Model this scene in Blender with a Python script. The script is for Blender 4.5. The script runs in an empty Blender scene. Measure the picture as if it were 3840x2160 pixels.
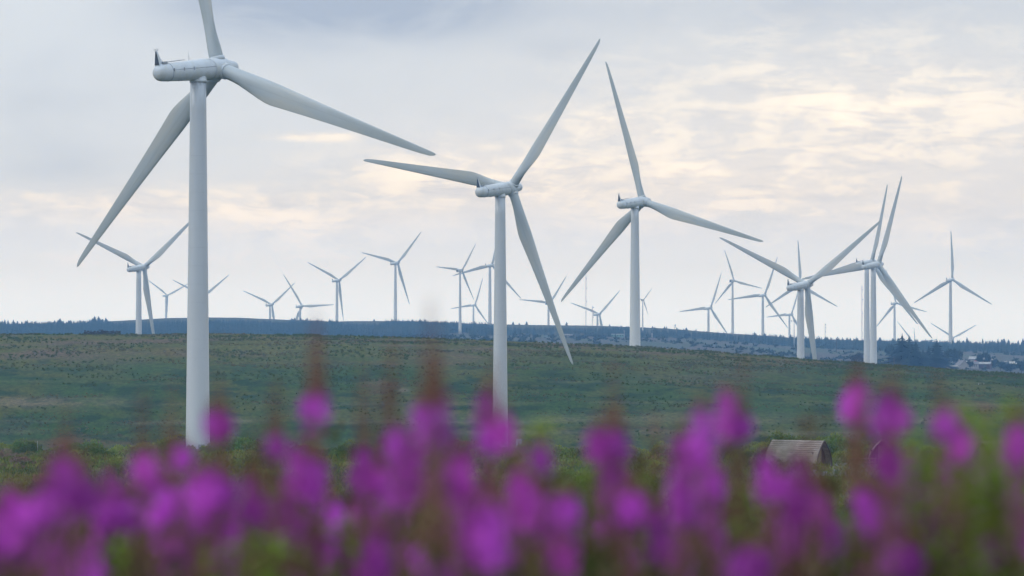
import bpy, bmesh, math, random
import numpy as np
from mathutils import Matrix, Vector
rnd = random.Random(7)
rs = np.random.RandomState(11)
PI = math.pi
SC = bpy.context.scene
COL = SC.collection

# ------------------------------------------------------------------ camera
FPX = 14000.0      # focal length in pixels of the 3840 px wide photograph
PITCH = 0.015
HZ = 1080 + FPX * PITCH      # eye level row = 1290
cam_d = bpy.data.cameras.new('camera')
cam = bpy.data.objects.new('camera', cam_d)
COL.objects.link(cam)
cam.location = (0, 0, 0)
cam.rotation_euler = (PI / 2 + PITCH, 0, 0)
cam_d.sensor_width = 36.0
cam_d.lens = 36.0 * FPX / 3840.0
cam_d.clip_start = 0.1
cam_d.clip_end = 30000
cam_d.dof.use_dof = True
cam_d.dof.focus_distance = 900
cam_d.dof.aperture_fstop = 2.65
SC.camera = cam

# ------------------------------------------------------------------ colour management / render
SC.view_settings.view_transform = 'Standard'
SC.view_settings.look = 'None'
SC.view_settings.exposure = 0.0
SC.view_settings.gamma = 1.0
SC.view_settings.use_curve_mapping = False
SC.render.engine = 'CYCLES'
SC.cycles.use_denoising = True
SC.cycles.max_bounces = 6
SC.cycles.diffuse_bounces = 3
SC.cycles.transparent_max_bounces = 8
SC.cycles.volume_bounces = 1
SC.cycles.sample_clamp_indirect = 4

# ------------------------------------------------------------------ node helper
class NT:
    def __init__(s, tree):
        s.t = tree; s.n = tree.nodes; s.l = tree.links
    def add(s, kind, **kw):
        nd = s.n.new(kind)
        for k, v in kw.items(): setattr(nd, k, v)
        return nd
    def val(s, sock, v):
        if isinstance(v, bpy.types.NodeSocket): s.l.new(v, sock)
        else: sock.default_value = v
    def m(s, op, a, b=None, c=None, clamp=False):
        nd = s.add('ShaderNodeMath', operation=op); nd.use_clamp = clamp
        s.val(nd.inputs[0], a)
        if b is not None: s.val(nd.inputs[1], b)
        if c is not None: s.val(nd.inputs[2], c)
        return nd.outputs[0]
    def mix(s, f, a, b):
        nd = s.add('ShaderNodeMix', data_type='RGBA')
        s.val(nd.inputs[0], f)
        s.val(nd.inputs[6], a if isinstance(a, bpy.types.NodeSocket) else (*a, 1))
        s.val(nd.inputs[7], b if isinstance(b, bpy.types.NodeSocket) else (*b, 1))
        return nd.outputs[2]
    def noise(s, vec, scale, detail=4, rough=0.55, dist=0.0):
        nd = s.add('ShaderNodeTexNoise'); s.l.new(vec, nd.inputs['Vector'])
        nd.inputs['Scale'].default_value = scale; nd.inputs['Detail'].default_value = detail
        nd.inputs['Roughness'].default_value = rough; nd.inputs['Distortion'].default_value = dist
        return nd.outputs[0]
    def ramp(s, f, lo, hi):
        nd = s.add('ShaderNodeMapRange'); nd.interpolation_type = 'SMOOTHSTEP'
        s.val(nd.inputs[0], f); s.val(nd.inputs[1], lo); s.val(nd.inputs[2], hi)
        return nd.outputs[0]
    def map(s, vec, sc=(1, 1, 1), loc=(0, 0, 0)):
        nd = s.add('ShaderNodeMapping'); s.l.new(vec, nd.inputs[0])
        nd.inputs['Scale'].default_value = sc; nd.inputs['Location'].default_value = loc
        return nd.outputs[0]
    def comb(s, x, y, z):
        nd = s.add('ShaderNodeCombineXYZ'); s.val(nd.inputs[0], x); s.val(nd.inputs[1], y); s.val(nd.inputs[2], z)
        return nd.outputs[0]

# ------------------------------------------------------------------ world: overcast sky
SUN_EL, SUN_AZ = math.radians(36), math.radians(-105)   # azimuth from +Y towards +X
w = bpy.data.worlds.new('World'); SC.world = w; w.use_nodes = True
N = NT(w.node_tree); N.n.clear()
out = N.add('ShaderNodeOutputWorld'); bg = N.add('ShaderNodeBackground')
sky = N.add('ShaderNodeTexSky', sky_type='NISHITA'); sky.sun_disc = False
sky.sun_elevation = SUN_EL; sky.sun_rotation = SUN_AZ; sky.air_density = 1; sky.dust_density = 2
tc = N.add('ShaderNodeTexCoord'); sp = N.add('ShaderNodeSeparateXYZ'); N.l.new(tc.outputs['Generated'], sp.inputs[0])
az = N.m('ARCTAN2', sp.outputs[0], sp.outputs[1])
el = N.m('ARCSINE', sp.outputs[2])
def gau(col, row, wc, wr):      # soft cloud bank centred on a direction of the sky
    a0 = (col - 1920) / FPX; e0 = (HZ - row) / FPX
    a = N.m('DIVIDE', N.m('SUBTRACT', az, a0), wc / FPX)
    b = N.m('DIVIDE', N.m('SUBTRACT', el, e0), wr / FPX)
    r = N.m('ADD', N.m('MULTIPLY', a, a), N.m('MULTIPLY', b, b))
    return N.m('EXPONENT', N.m('MULTIPLY', r, -1.0))
def add(*a):
    r = a[0]
    for x in a[1:]: r = N.m('ADD', r, x)
    return r
av = N.comb(N.m('MULTIPLY', az, 10.0), 0.0, N.m('MULTIPLY', el, 27.0))
n1 = N.noise(av, 1.6, 7, .58, .5)
n2 = N.noise(N.map(av, (1, 1, 1.5), (5.2, 0, 3)), 4.2, 6, .6, .4)
n3 = N.noise(N.map(av, (1, 1, .7), (9.3, 0, 7)), 2.2, 6, .55, .2)
n4 = N.noise(N.map(av, (.6, 1, 3.0), (2.3, 0, 1)), 6.0, 5, .55, .3)
hi = N.ramp(el, 0.0, 0.095)
base = N.mix(hi, (.92, .93, .97), (.72, .77, .83))
left = N.ramp(az, 0.05, -0.14)
base = N.mix(N.m('MULTIPLY', N.m('MULTIPLY', left, N.ramp(el, .012, .05)), .65), base, (.77, .845, .93))
# large grey-blue bank
dk = add(N.m('MULTIPLY', gau(1270, -20, 480, 140), 2.8), N.m('MULTIPLY', gau(120, 330, 420, 170), .22), N.m('MULTIPLY', gau(3000, 40, 1100, 90), .4),
         N.m('MULTIPLY', gau(3780, 950, 230, 170), .5), N.m('MULTIPLY', gau(2080, 190, 130, 50), .3),
         N.m('MULTIPLY', gau(250, 640, 260, 90), .25))
dk = N.m('MULTIPLY', dk, N.m('ADD', .45, N.m('MULTIPLY', N.ramp(n1, .36, .62), .7)))
base = N.mix(N.m('MULTIPLY', N.ramp(n3, .42, .70), .34), base, (.62, .68, .76))
base = N.mix(N.m('MINIMUM', dk, .92), base, (.42, .495, .63))
# warm bright breaks
wm = add(N.m('MULTIPLY', gau(3250, 430, 850, 270), .95), N.m('MULTIPLY', gau(2500, 690, 900, 130), .75),
         N.m('MULTIPLY', gau(600, 770, 650, 60), .9), N.m('MULTIPLY', gau(1750, 660, 480, 110), .8),
         N.m('MULTIPLY', gau(1100, 850, 300, 60), .6), N.m('MULTIPLY', gau(3300, 870, 900, 90), .35),
         N.m('MULTIPLY', gau(2250, 470, 200, 50), .8), N.m('MULTIPLY', gau(1200, 515, 170, 16), .8), N.m('MULTIPLY', gau(900, 990, 900, 60), .3))
wm1 = N.m('MINIMUM', wm, 1.0)
base = N.mix(N.m('MULTIPLY', wm1, .62), base, (.97, .925, .87))
fl = N.noise(N.map(av, (2.0, 1, 1.5), (7, 0, 4)), 4.0, 6, .6, .6)
bn = add(N.m('MULTIPLY', n2, .40), N.m('MULTIPLY', n1, .25), N.m('MULTIPLY', fl, .35))
brk = N.m('MULTIPLY', wm1, N.ramp(bn, .45, .60))
base = N.mix(N.m('MULTIPLY', brk, .92), base, (1.30, 1.20, 1.02))
wis = N.noise(N.map(av, (1, 1, 2.4), (4.3, 0, 2)), 3.2, 6, .6, .8)
base = N.mix(N.m('MULTIPLY', N.m('MULTIPLY', N.ramp(wis, .50, .64), wm1), .5), base, (.68, .70, .755))
# lower bank of soft billows, greyer than the light breaking over its top edge
bil = N.noise(N.map(av, (1.5, 1, 1.5), (1.3, 0, 8)), 2.6, 7, .62, .3)
edge = N.m('ADD', (HZ - 860) / FPX, N.m('MULTIPLY', N.m('SUBTRACT', bil, .5), .060))
edge = N.m('ADD', edge, N.m('MULTIPLY', N.m('SUBTRACT', N.noise(N.map(av, (.8, 1, 0), (3, 0, 0)), 1.0, 2), .5), .035))
bank = N.ramp(N.m('SUBTRACT', edge, el), -.0006, .0035)
fade = N.ramp(el, .006, .022)
base = N.mix(N.m('MULTIPLY', N.m('MULTIPLY', bank, fade), .5), base, (.72, .755, .81))
# clearer, cooler light right above the horizon
base = N.mix(N.m('SUBTRACT', 1.0, N.ramp(el, .004, .042)), base, (1.04, 1.25, 1.66))
# brighter cloud overhead (outside the picture) as on any overcast day
up = N.ramp(el, .11, .7)
base = N.mix(up, base, (1.0, 1.2, 1.5))
nish = N.add('ShaderNodeMix', data_type='RGBA'); nish.blend_type = 'MULTIPLY'; nish.inputs[0].default_value = 1
N.l.new(sky.outputs[0], nish.inputs[6]); nish.inputs[7].default_value = (.08, .08, .08, 1)
fin = N.mix(.94, nish.outputs[2], base)
N.l.new(fin, bg.inputs[0]); bg.inputs[1].default_value = 1.0
N.l.new(bg.outputs[0], out.inputs[0])

sun_d = bpy.data.lights.new('sun', 'SUN'); sun = bpy.data.objects.new('sun', sun_d); COL.objects.link(sun)
sun_d.energy = 0.85; sun_d.angle = math.radians(45); sun_d.color = (1.0, .98, .95)
sd = Vector((math.sin(SUN_AZ) * math.cos(SUN_EL), math.cos(SUN_AZ) * math.cos(SUN_EL), math.sin(SUN_EL)))
sun.rotation_euler = sd.to_track_quat('Z', 'Y').to_euler()
sun.location = (0, 0, 300)

# ------------------------------------------------------------------ object helpers
def tag(o, label=None, cat=None, group=None, kind=None):
    if label: o['label'] = label
    if cat: o['category'] = cat
    if group: o['group'] = group
    if kind: o['kind'] = kind
    return o
def empty(name, loc, rz=0):
    o = bpy.data.objects.new(name, None); COL.objects.link(o)
    o.location = loc; o.rotation_euler = (0, 0, rz); o.empty_display_size = .5
    return o
def link(name, me, parent=None, mat=None):
    o = bpy.data.objects.new(name, me); COL.objects.link(o)
    if parent: o.parent = parent
    if mat is not None and not me.materials: me.materials.append(mat)
    return o
def mesh_np(name, V, F, mat=None, smooth=False):
    V = np.asarray(V, dtype=np.float32); F = np.asarray(F, dtype=np.int32)
    me = bpy.data.meshes.new(name); k = F.shape[1]; n = len(F)
    me.vertices.add(len(V)); me.vertices.foreach_set('co', V.ravel())
    me.loops.add(n * k); me.loops.foreach_set('vertex_index', F.ravel())
    me.polygons.add(n); me.polygons.foreach_set('loop_start', np.arange(0, n * k, k, dtype=np.int32))
    if smooth: me.polygons.foreach_set('use_smooth', np.ones(n, dtype=bool))
    me.update(calc_edges=True); me.validate()
    if mat: me.materials.append(mat)
    return me
class MB:
    """collects simple shapes into one mesh"""
    def __init__(s): s.v = []; s.f = []; s.sm = []
    def poly(s, vs, fs, sm=False):
        b = len(s.v); s.v += [tuple(p) for p in vs]; s.f += [[b + i for i in f] for f in fs]; s.sm += [sm] * len(fs)
    def box(s, c, d, M=None):
        vs = [Vector((c[0] + x * d[0] / 2, c[1] + y * d[1] / 2, c[2] + z * d[2] / 2)) for x in (-1, 1) for y in (-1, 1) for z in (-1, 1)]
        if M: vs = [M @ v for v in vs]
        s.poly(vs, [(0, 1, 3, 2), (4, 6, 7, 5), (0, 4, 5, 1), (2, 3, 7, 6), (0, 2, 6, 4), (1, 5, 7, 3)])
    def rings(s, rings, cap=True, sm=True):
        n = len(rings[0]); vs = [p for r in rings for p in r]; fs = []
        for i in range(len(rings) - 1):
            for j in range(n):
                a = i * n + j; b = i * n + (j + 1) % n
                fs.append((a, b, b + n, a + n))
        s.poly(vs, fs, sm)
        if cap:
            s.poly(rings[0], [tuple(range(n))[::-1]]); s.poly(rings[-1], [tuple(range(n))])
    def tube(s, a, b, r0, r1=None, n=8):
        a = Vector(a); b = Vector(b); r1 = r0 if r1 is None else r1
        d = (b - a).normalized(); u = d.orthogonal().normalized(); v = d.cross(u)
        s.rings([[c + (u * math.cos(t) + v * math.sin(t)) * r for t in [2 * PI * i / n for i in range(n)]] for c, r in ((a, r0), (b, r1))])
    def lathe(s, prof, axis='z', n=32, M=None):
        rr = []
        for r, h in prof:
            ring = []
            for i in range(n):
                t = 2 * PI * i / n; c, q = r * math.cos(t), r * math.sin(t)
                p = Vector((c, q, h)) if axis == 'z' else Vector((h, c, q))
                ring.append(M @ p if M else p)
            rr.append(ring)
        s.rings(rr)
    def me(s, name, mat=None, bevel=0):
        me = bpy.data.meshes.new(name); me.from_pydata(s.v, [], s.f)
        me.polygons.foreach_set('use_smooth', s.sm)
        bm = bmesh.new(); bm.from_mesh(me); bmesh.ops.remove_doubles(bm, verts=bm.verts, dist=1e-5)
        bmesh.ops.recalc_face_normals(bm, faces=bm.faces); bm.to_mesh(me); bm.free()
        if mat: me.materials.append(mat)
        return me
def vnoise(x, y, seed=0):
    x = np.asarray(x, float); y = np.asarray(y, float)
    xi = np.floor(x).astype(np.int64); yi = np.floor(y).astype(np.int64); fx = x - xi; fy = y - yi
    def h(a, b):
        n = (a * 374761393 + b * 668265263 + seed * 974634777) & 0xffffffff
        n = ((n ^ (n >> 13)) * 1274126177) & 0xffffffff
        return ((n ^ (n >> 16)) & 0xffff) / 65535.0
    fx = fx * fx * (3 - 2 * fx); fy = fy * fy * (3 - 2 * fy)
    return (h(xi, yi) * (1 - fx) + h(xi + 1, yi) * fx) * (1 - fy) + (h(xi, yi + 1) * (1 - fx) + h(xi + 1, yi + 1) * fx) * fy
def fbm(x, y, seed=0, o=4):
    r = 0; a = .5
    for i in range(o):
        r = r + a * vnoise(np.asarray(x) * 2 ** i, np.asarray(y) * 2 ** i, seed + i); a *= .5
    return r / (1 - .5 ** o)

# ------------------------------------------------------------------ materials
def mat(name, rgb, rough=.7, rgb2=None, scale=1.0, lo=.4, hi=.6, bump=0.0, bscale=None, transl=0.0, spec=.3, stretch=(1, 1, 1), metal=0, rgb3=None, s3=None, random_v=0.0, coords='Object'):
    m = bpy.data.materials.new(name); m.use_nodes = True; n = NT(m.node_tree); b = m.node_tree.nodes['Principled BSDF']
    b.inputs['Roughness'].default_value = rough; b.inputs['Specular IOR Level'].default_value = spec; b.inputs['Metallic'].default_value = metal
    b.inputs['Base Color'].default_value = (*rgb, 1)
    col = None
    c = n.add('ShaderNodeTexCoord').outputs[coords] if coords != 'Geo' else n.add('ShaderNodeNewGeometry').outputs['Position']
    v = n.map(c, stretch)
    if rgb2 is not None:
        col = n.mix(n.ramp(n.noise(v, scale), lo, hi), rgb, rgb2)
        if rgb3 is not None:
            col = n.mix(n.ramp(n.noise(n.map(v, (1, 1, 1), (31, 17, 5)), s3 or scale * .3), .5, .62), col, rgb3)
    if random_v:
        oi = n.add('ShaderNodeObjectInfo'); hs = n.add('ShaderNodeHueSaturation')
        hs.inputs['Color'].default_value = (*rgb, 1)
        if col is not None: n.l.new(col, hs.inputs['Color'])
        mr = n.add('ShaderNodeMapRange'); n.l.new(oi.outputs['Random'], mr.inputs[0])
        mr.inputs[3].default_value = 1 - random_v; mr.inputs[4].default_value = 1 + random_v
        n.l.new(mr.outputs[0], hs.inputs['Value'])
        mh = n.add('ShaderNodeMapRange'); n.l.new(n.m('FRACT', n.m('MULTIPLY', oi.outputs['Random'], 7.3)), mh.inputs[0])
        mh.inputs[3].default_value = .5 - random_v * .06; mh.inputs[4].default_value = .5 + random_v * .04
        n.l.new(mh.outputs[0], hs.inputs['Hue']); col = hs.outputs[0]
    if col is not None: n.l.new(col, b.inputs['Base Color'])
    if bump:
        bp = n.add('ShaderNodeBump'); bp.inputs['Strength'].default_value = bump
        n.l.new(n.noise(v, bscale or scale * 4, 5), bp.inputs['Height']); n.l.new(bp.outputs[0], b.inputs['Normal'])
    if transl:
        o = m.node_tree.nodes['Material Output']; t = n.add('ShaderNodeBsdfTranslucent'); mx = n.add('ShaderNodeMixShader')
        if col is not None: n.l.new(col, t.inputs[0])
        else: t.inputs[0].default_value = (*rgb, 1)
        mx.inputs[0].default_value = transl; n.l.new(b.outputs[0], mx.inputs[1]); n.l.new(t.outputs[0], mx.inputs[2]); n.l.new(mx.outputs[0], o.inputs[0])
    return m
M_TOWER = mat('tower_paint', (.48, .51, .53), .30, (.41, .44, .455), .35, .35, .7, stretch=(1, 1, .12), rgb3=(.44, .47, .485), s3=.08, spec=.7, bump=.02)
def weld_lines_and_foot_light(m):
    t = m.node_tree; n = NT(t); b = t.nodes['Principled BSDF']; src = b.inputs['Base Color'].links[0].from_socket
    s = n.add('ShaderNodeSeparateXYZ'); n.l.new(n.add('ShaderNodeTexCoord').outputs['Object'], s.inputs[0])
    f = n.m('FRACT', n.m('DIVIDE', s.outputs[2], 2.85)); ln_ = n.m('LESS_THAN', f, .035)
    band = n.noise(n.comb(0.0, 0.0, n.m('MULTIPLY', s.outputs[2], .35)), 1.0, 1)
    col = n.mix(n.m('MULTIPLY', n.m('MULTIPLY', ln_, n.ramp(band, .4, .6)), .35), src, (.25, .27, .28))
    an = n.m('ARCTAN2', s.outputs[1], s.outputs[0])
    st = n.noise(n.comb(n.m('MULTIPLY', an, 9.0), 0.0, n.m('MULTIPLY', s.outputs[2], .09)), 1.0, 5, .65)
    col = n.mix(n.m('MULTIPLY', n.m('SUBTRACT', 1.0, n.ramp(s.outputs[2], 6.0, 34.0)), .8), col, (.585, .61, .625))  # lighter towards the foot: the brighter light there is painted into the colour
    col = n.mix(n.m('MULTIPLY', n.ramp(st, .56, .76), .22), col, (.33, .36, .355)); n.l.new(col, b.inputs['Base Color'])
weld_lines_and_foot_light(M_TOWER)
M_BLADE = mat('blade_gelcoat', (.42, .46, .47), .38, (.355, .395, .395), .4, .35, .7, stretch=(1, 1, .15), rgb3=(.47, .48, .45), s3=.25, spec=.4)
def blade_marks(m):
    t = m.node_tree; n = NT(t); b = t.nodes['Principled BSDF']; src = b.inputs['Base Color'].links[0].from_socket
    s = n.add('ShaderNodeSeparateXYZ'); n.l.new(n.add('ShaderNodeTexCoord').outputs['Object'], s.inputs[0]); y, z = s.outputs[1], s.outputs[2]
    c0 = n.m('ADD', -.55, n.m('MULTIPLY', z, .0135))
    ln_ = n.m('LESS_THAN', n.m('ABSOLUTE', n.m('SUBTRACT', y, c0)), .035)
    ln_ = n.m('MULTIPLY', ln_, n.m('MULTIPLY', n.m('GREATER_THAN', z, 7.0), n.m('LESS_THAN', z, 29.0)))
    st = n.m('MULTIPLY', n.m('MULTIPLY', n.m('GREATER_THAN', y, c0), n.m('GREATER_THAN', z, 24.0)), .22)
    col = n.mix(n.m('MULTIPLY', ln_, .4), src, (.24, .26, .26)); col = n.mix(st, col, (.30, .345, .345))
    dirt = n.noise(n.comb(n.m('MULTIPLY', y, 2.5), 0.0, n.m('MULTIPLY', z, .22)), 1.0, 5, .65)
    col = n.mix(n.m('MULTIPLY', n.ramp(dirt, .52, .72), .3), col, (.32, .34, .31)); n.l.new(col, b.inputs['Base Color'])
blade_marks(M_BLADE)
M_NAC = mat('nacelle_paint', (.54, .58, .60), .4, (.48, .51, .52), .5, .35, .7, rgb3=(.50, .52, .50), s3=.6, spec=.4)
M_STAIN = mat('oil_stain', (.12, .14, .13), .5, (.25, .27, .26), 3)
M_DARK = mat('dark_grille', (.05, .06, .075), .6, (.07, .08, .09), 3)
M_GREY = mat('galvanised_steel', (.35, .37, .39), .5, (.28, .3, .31), 2, metal=.3)
M_SEAM = mat('seam_shadow_gap', (.16, .18, .2), .8, (.2, .22, .24), 2)
M_MAST = mat('mast_steel', (.42, .40, .40), .6, (.5, .3, .28), .12, .48, .52, stretch=(1, 1, 1))

# ------------------------------------------------------------------ terrain
cx = [0, 300, 400, 520, 640, 760, 900, 1050, 1230, 1400, 1560, 1640, 1800, 2000, 2200, 2300, 2500, 2600, 2700, 2850, 3000, 3200, 3500, 3840]
SROW = [1215, 1212, 1205, 1199, 1192, 1190, 1191, 1198, 1205, 1204, 1204, 1209, 1214, 1219, 1221, 1224, 1232, 1240, 1248, 1258, 1269, 1276, 1283, 1294]
bx = [0, 1500, 1750, 2000, 2300, 2560, 2800, 3000, 3200, 3500, 3840]
BROW = [1266, 1264, 1262, 1259, 1263, 1272, 1288, 1304, 1314, 1318, 1326]
rx = [0, 700, 1280, 1640, 1900, 2100, 2280, 2400, 2600, 3000, 3300, 3840]
RROW = [1254, 1252, 1258, 1270, 1280, 1289, 1296, 1302, 1314, 1348, 1368, 1401]
NEAR_Y = [-400, 0, 25, 60, 150, 250, 300, 400, 520, 600, 700, 850, 925]
NEAR_Z = [-1.2, -1.65, -1.95, -3.6, -8.0, -11.4, -12.3, -13.3, -16.6, -18.8, -22, -25.2, -25.6]
far_pts = []   # filled from the turbine table
TURB = [
('T1','A',-48.8,580.1,42.62,0.8749,6.0875),('T2','A',-2.9,917.7,38.00,0.9316,0.7033),
('T3','A',39.1,1186.9,44.93,0.9493,6.0531),('T4','A',-192.4,1924.2,39.12,1.0177,0.9384),
('T5','A',-562.6,6069.9,78.75,1.1037,1.1407),('T6','A',-377.0,4525.6,57.35,1.1052,0.9786),
('T7','A',-310.2,4785.8,50.14,1.0632,0.9235),('T8','A',-258.8,4560.1,46.05,1.0602,5.7265),
('T9','A',-198.5,4232.3,71.92,1.0151,0.9834),('T10','A',-124.6,3989.1,86.30,1.0292,0.7763),
('B1','B',-72.8,5235.7,102.92,0.9179,0.6421),('T11','A',-60.9,5904.5,61.37,1.0190,0.3937),
('T12','A',-22.2,3746.7,78.77,1.0848,0.2995),('B2','B',50.1,5130.0,55.93,1.1235,0.6304),
('T13','A',110.3,4819.5,38.27,0.9487,0.8471),('B3','B',373.5,10668.4,125.55,0.9762,0.7384),
('T14','A',237.3,4509.4,43.18,0.9177,0.4259),('B4','B',318.2,5384.6,90.96,1.0446,6.0069),
('T15','A',280.6,4176.9,54.47,1.0283,0.4133),('T16','A',388.7,5231.2,41.10,0.8014,0.4399),
('T17','A',117.9,1524.8,23.71,0.9036,0.9747),('T18','A',295.9,3854.0,60.91,1.0997,6.2752),
('T19','A',200.2,2106.4,45.72,0.7973,0.3402),('T20','A',177.0,1828.6,38.47,0.8926,0.3767),
('T21','A',502.0,4899.0,53.38,0.9776,6.0162),('T22','A',417.0,3550.0,61.00,1.0449,0.0207),
('T23','A',737.1,6249.1,10.07,1.1259,1.0894),
('T24','A',669.0,6240.0,1.0,0.95,5.62),('T25','A',808.0,7500.0,-14.0,0.95,0.0)]
BSCALE = {'B1': .62, 'B3': .325, 'B4': .655, 'B2': .80}
for t in TURB:
    if t[0] in BSCALE or t[3] < 3960: continue
    far_pts.append((t[2], t[3], t[4] - 62))
far_pts.append((40.1, 4104.0, -18.0))
FP = np.array(far_pts)
def rowz(row, Y): return (HZ - row) / FPX * Y
def ground_z(X, Y, detail=True):
    X = np.atleast_1d(np.asarray(X, float)); Y = np.atleast_1d(np.asarray(Y, float)); X, Y = np.broadcast_arrays(X, Y)
    c = 1920 + FPX * X / np.maximum(Y, 200)
    S = np.interp(c, cx, SROW); B = np.interp(c, bx, BROW); R = np.interp(c, rx, RROW)
    # near ground
    z = np.interp(Y, NEAR_Y, NEAR_Z)
    # the hill across the dip
    Yv, Yr = 925.0, 1130.0
    Rz = rowz(R, Yr)
    t = np.clip((Y - Yv) / (Yr - Yv), 0, 1); s = 1 - (1 - t) ** 1.55; s = s * np.clip(t * 8, 0, 1) ** .5
    hz = -25.6 + (Rz + 25.6) * s
    z = np.where(Y > Yv, hz, z)
    # behind the crest
    M = R + 14
    z23 = np.minimum(rowz(M, 2300), rowz(np.maximum(B + 4, R + 5), 2300))
    ks = [(Yr, Rz), (1180, Rz - 2.5), (1260, np.minimum(Rz - 10, -14)), (1450, -27 + 0 * R), (1950, -25 + 0 * R), (2300, z23),
          (2700, rowz((M + B) / 2 - 3, 2700)), (3100, rowz(B, 3100)), (3500, rowz((B + S) / 2 - 1, 3500)), (3950, rowz(S, 3950))]
    for (ya, za), (yb, zb) in zip(ks[:-1], ks[1:]):
        tt = (Y - ya) / (yb - ya); k = (Y > ya) & (Y <= yb)
        z = np.where(k, za + (zb - za) * tt, z)
    # beyond the skyline
    far = Y > 3950
    if far.any():
        d2 = (X[..., None] - FP[:, 0]) ** 2 + ((Y[..., None] - FP[:, 1]) * .6) ** 2 + 900
        wgt = 1 / d2 ** 1.5; idw = (wgt * FP[:, 2]).sum(-1) / wgt.sum(-1)
        skz = rowz(S, 3950)
        idw = np.minimum(idw, skz * Y / 3950 - np.clip((Y - 3950) * .02, 0, 6))
        b = np.clip((Y - 3950) / 160, 0, 1)
        z = np.where(far, skz + (idw - skz) * b, z)
    if detail:
        n = fbm(X / 38, Y / 24, 3, 4) - .5
        amp = np.interp(Y, [0, 40, 300, 925, 960, 1080, 1130, 1250, 2300, 3900, 3950, 4300], [0, .6, 2.0, 1.2, 1.6, 1.5, .5, 2, 3, 2, .8, 3])
        z = z + n * amp
        n2 = fbm(X / 7, Y / 5, 9, 3) - .5
        z = z + n2 * np.interp(Y, [0, 40, 925, 960, 1125, 1300, 1301], [0, .3, .5, .9, .5, .5, 0])
    # local pads under things
    return z
def gz(x, y): return float(ground_z(x, y)[0])
uu = np.concatenate([-np.geomspace(3.0, .19, 16), np.arange(-.18, .1801, .0021), np.geomspace(.19, 3.0, 16)])
yy = np.concatenate([np.arange(-70, 40, 4), np.arange(40, 925, 9), np.arange(925, 1150, 2.2), np.arange(1150, 1500, 10), np.arange(1500, 3900, 30),
                     np.arange(3900, 4200, 12), np.arange(4200, 9000, 120), np.array([9000, 12000, 18000])])
U, YY = np.meshgrid(uu, yy); XX = U * (YY + 80)
ZZ = ground_z(XX, YY)
nr, nc = XX.shape
V = np.stack([XX, YY, ZZ], -1).reshape(-1, 3)
ii = np.arange(nr - 1)[:, None] * nc + np.arange(nc - 1)[None]
Fq = np.stack([ii, ii + 1, ii + nc + 1, ii + nc], -1).reshape(-1, 4)

def ground_mat(name, cols, scales, bump, stretch=(1, 1, 1), extra=None):
    m = bpy.data.materials.new(name); m.use_nodes = True; n = NT(m.node_tree); b = m.node_tree.nodes['Principled BSDF']
    b.inputs['Roughness'].default_value = .95; b.inputs['Specular IOR Level'].default_value = .1
    g = n.add('ShaderNodeNewGeometry').outputs['Position']; v = n.map(g, stretch)
    col = None
    for i, (c, s) in enumerate(zip(cols[1:], scales)):
        f = n.ramp(n.noise(n.map(v, (1, 1, 1), (13.7 * i, 5.1 * i, 0)), s[0], 5, .6, .3), s[1], s[2])
        col = n.mix(f, col if col is not None else cols[0], c)
    if extra: col = extra(n, g, col)
    fine = n.noise(n.map(g, (1, .5, 1)), .9, 4, .7)
    hs = n.add('ShaderNodeHueSaturation'); n.l.new(col, hs.inputs['Color'])
    mr = n.add('ShaderNodeMapRange'); n.l.new(fine, mr.inputs[0]); mr.inputs[1].default_value = .25; mr.inputs[2].default_value = .75
    mr.inputs[3].default_value = .42; mr.inputs[4].default_value = 1.65; n.l.new(mr.outputs[0], hs.inputs['Value'])
    n.l.new(hs.outputs[0], b.inputs['Base Color'])
    bp = n.add('ShaderNodeBump'); bp.inputs['Strength'].default_value = bump; bp.inputs['Distance'].default_value = 1.0
    n.l.new(n.noise(g, .55, 6, .7), bp.inputs['Height']); n.l.new(bp.outputs[0], b.inputs['Normal'])
    return m
def N_gauss(n, s, px_, pz, wx, wz):
    a = n.m('DIVIDE', n.m('SUBTRACT', s.outputs[0], px_), wx); b = n.m('DIVIDE', n.m('SUBTRACT', s.outputs[2], pz), wz)
    return n.m('EXPONENT', n.m('MULTIPLY', n.m('ADD', n.m('MULTIPLY', a, a), n.m('MULTIPLY', b, b)), -1.0))
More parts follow.
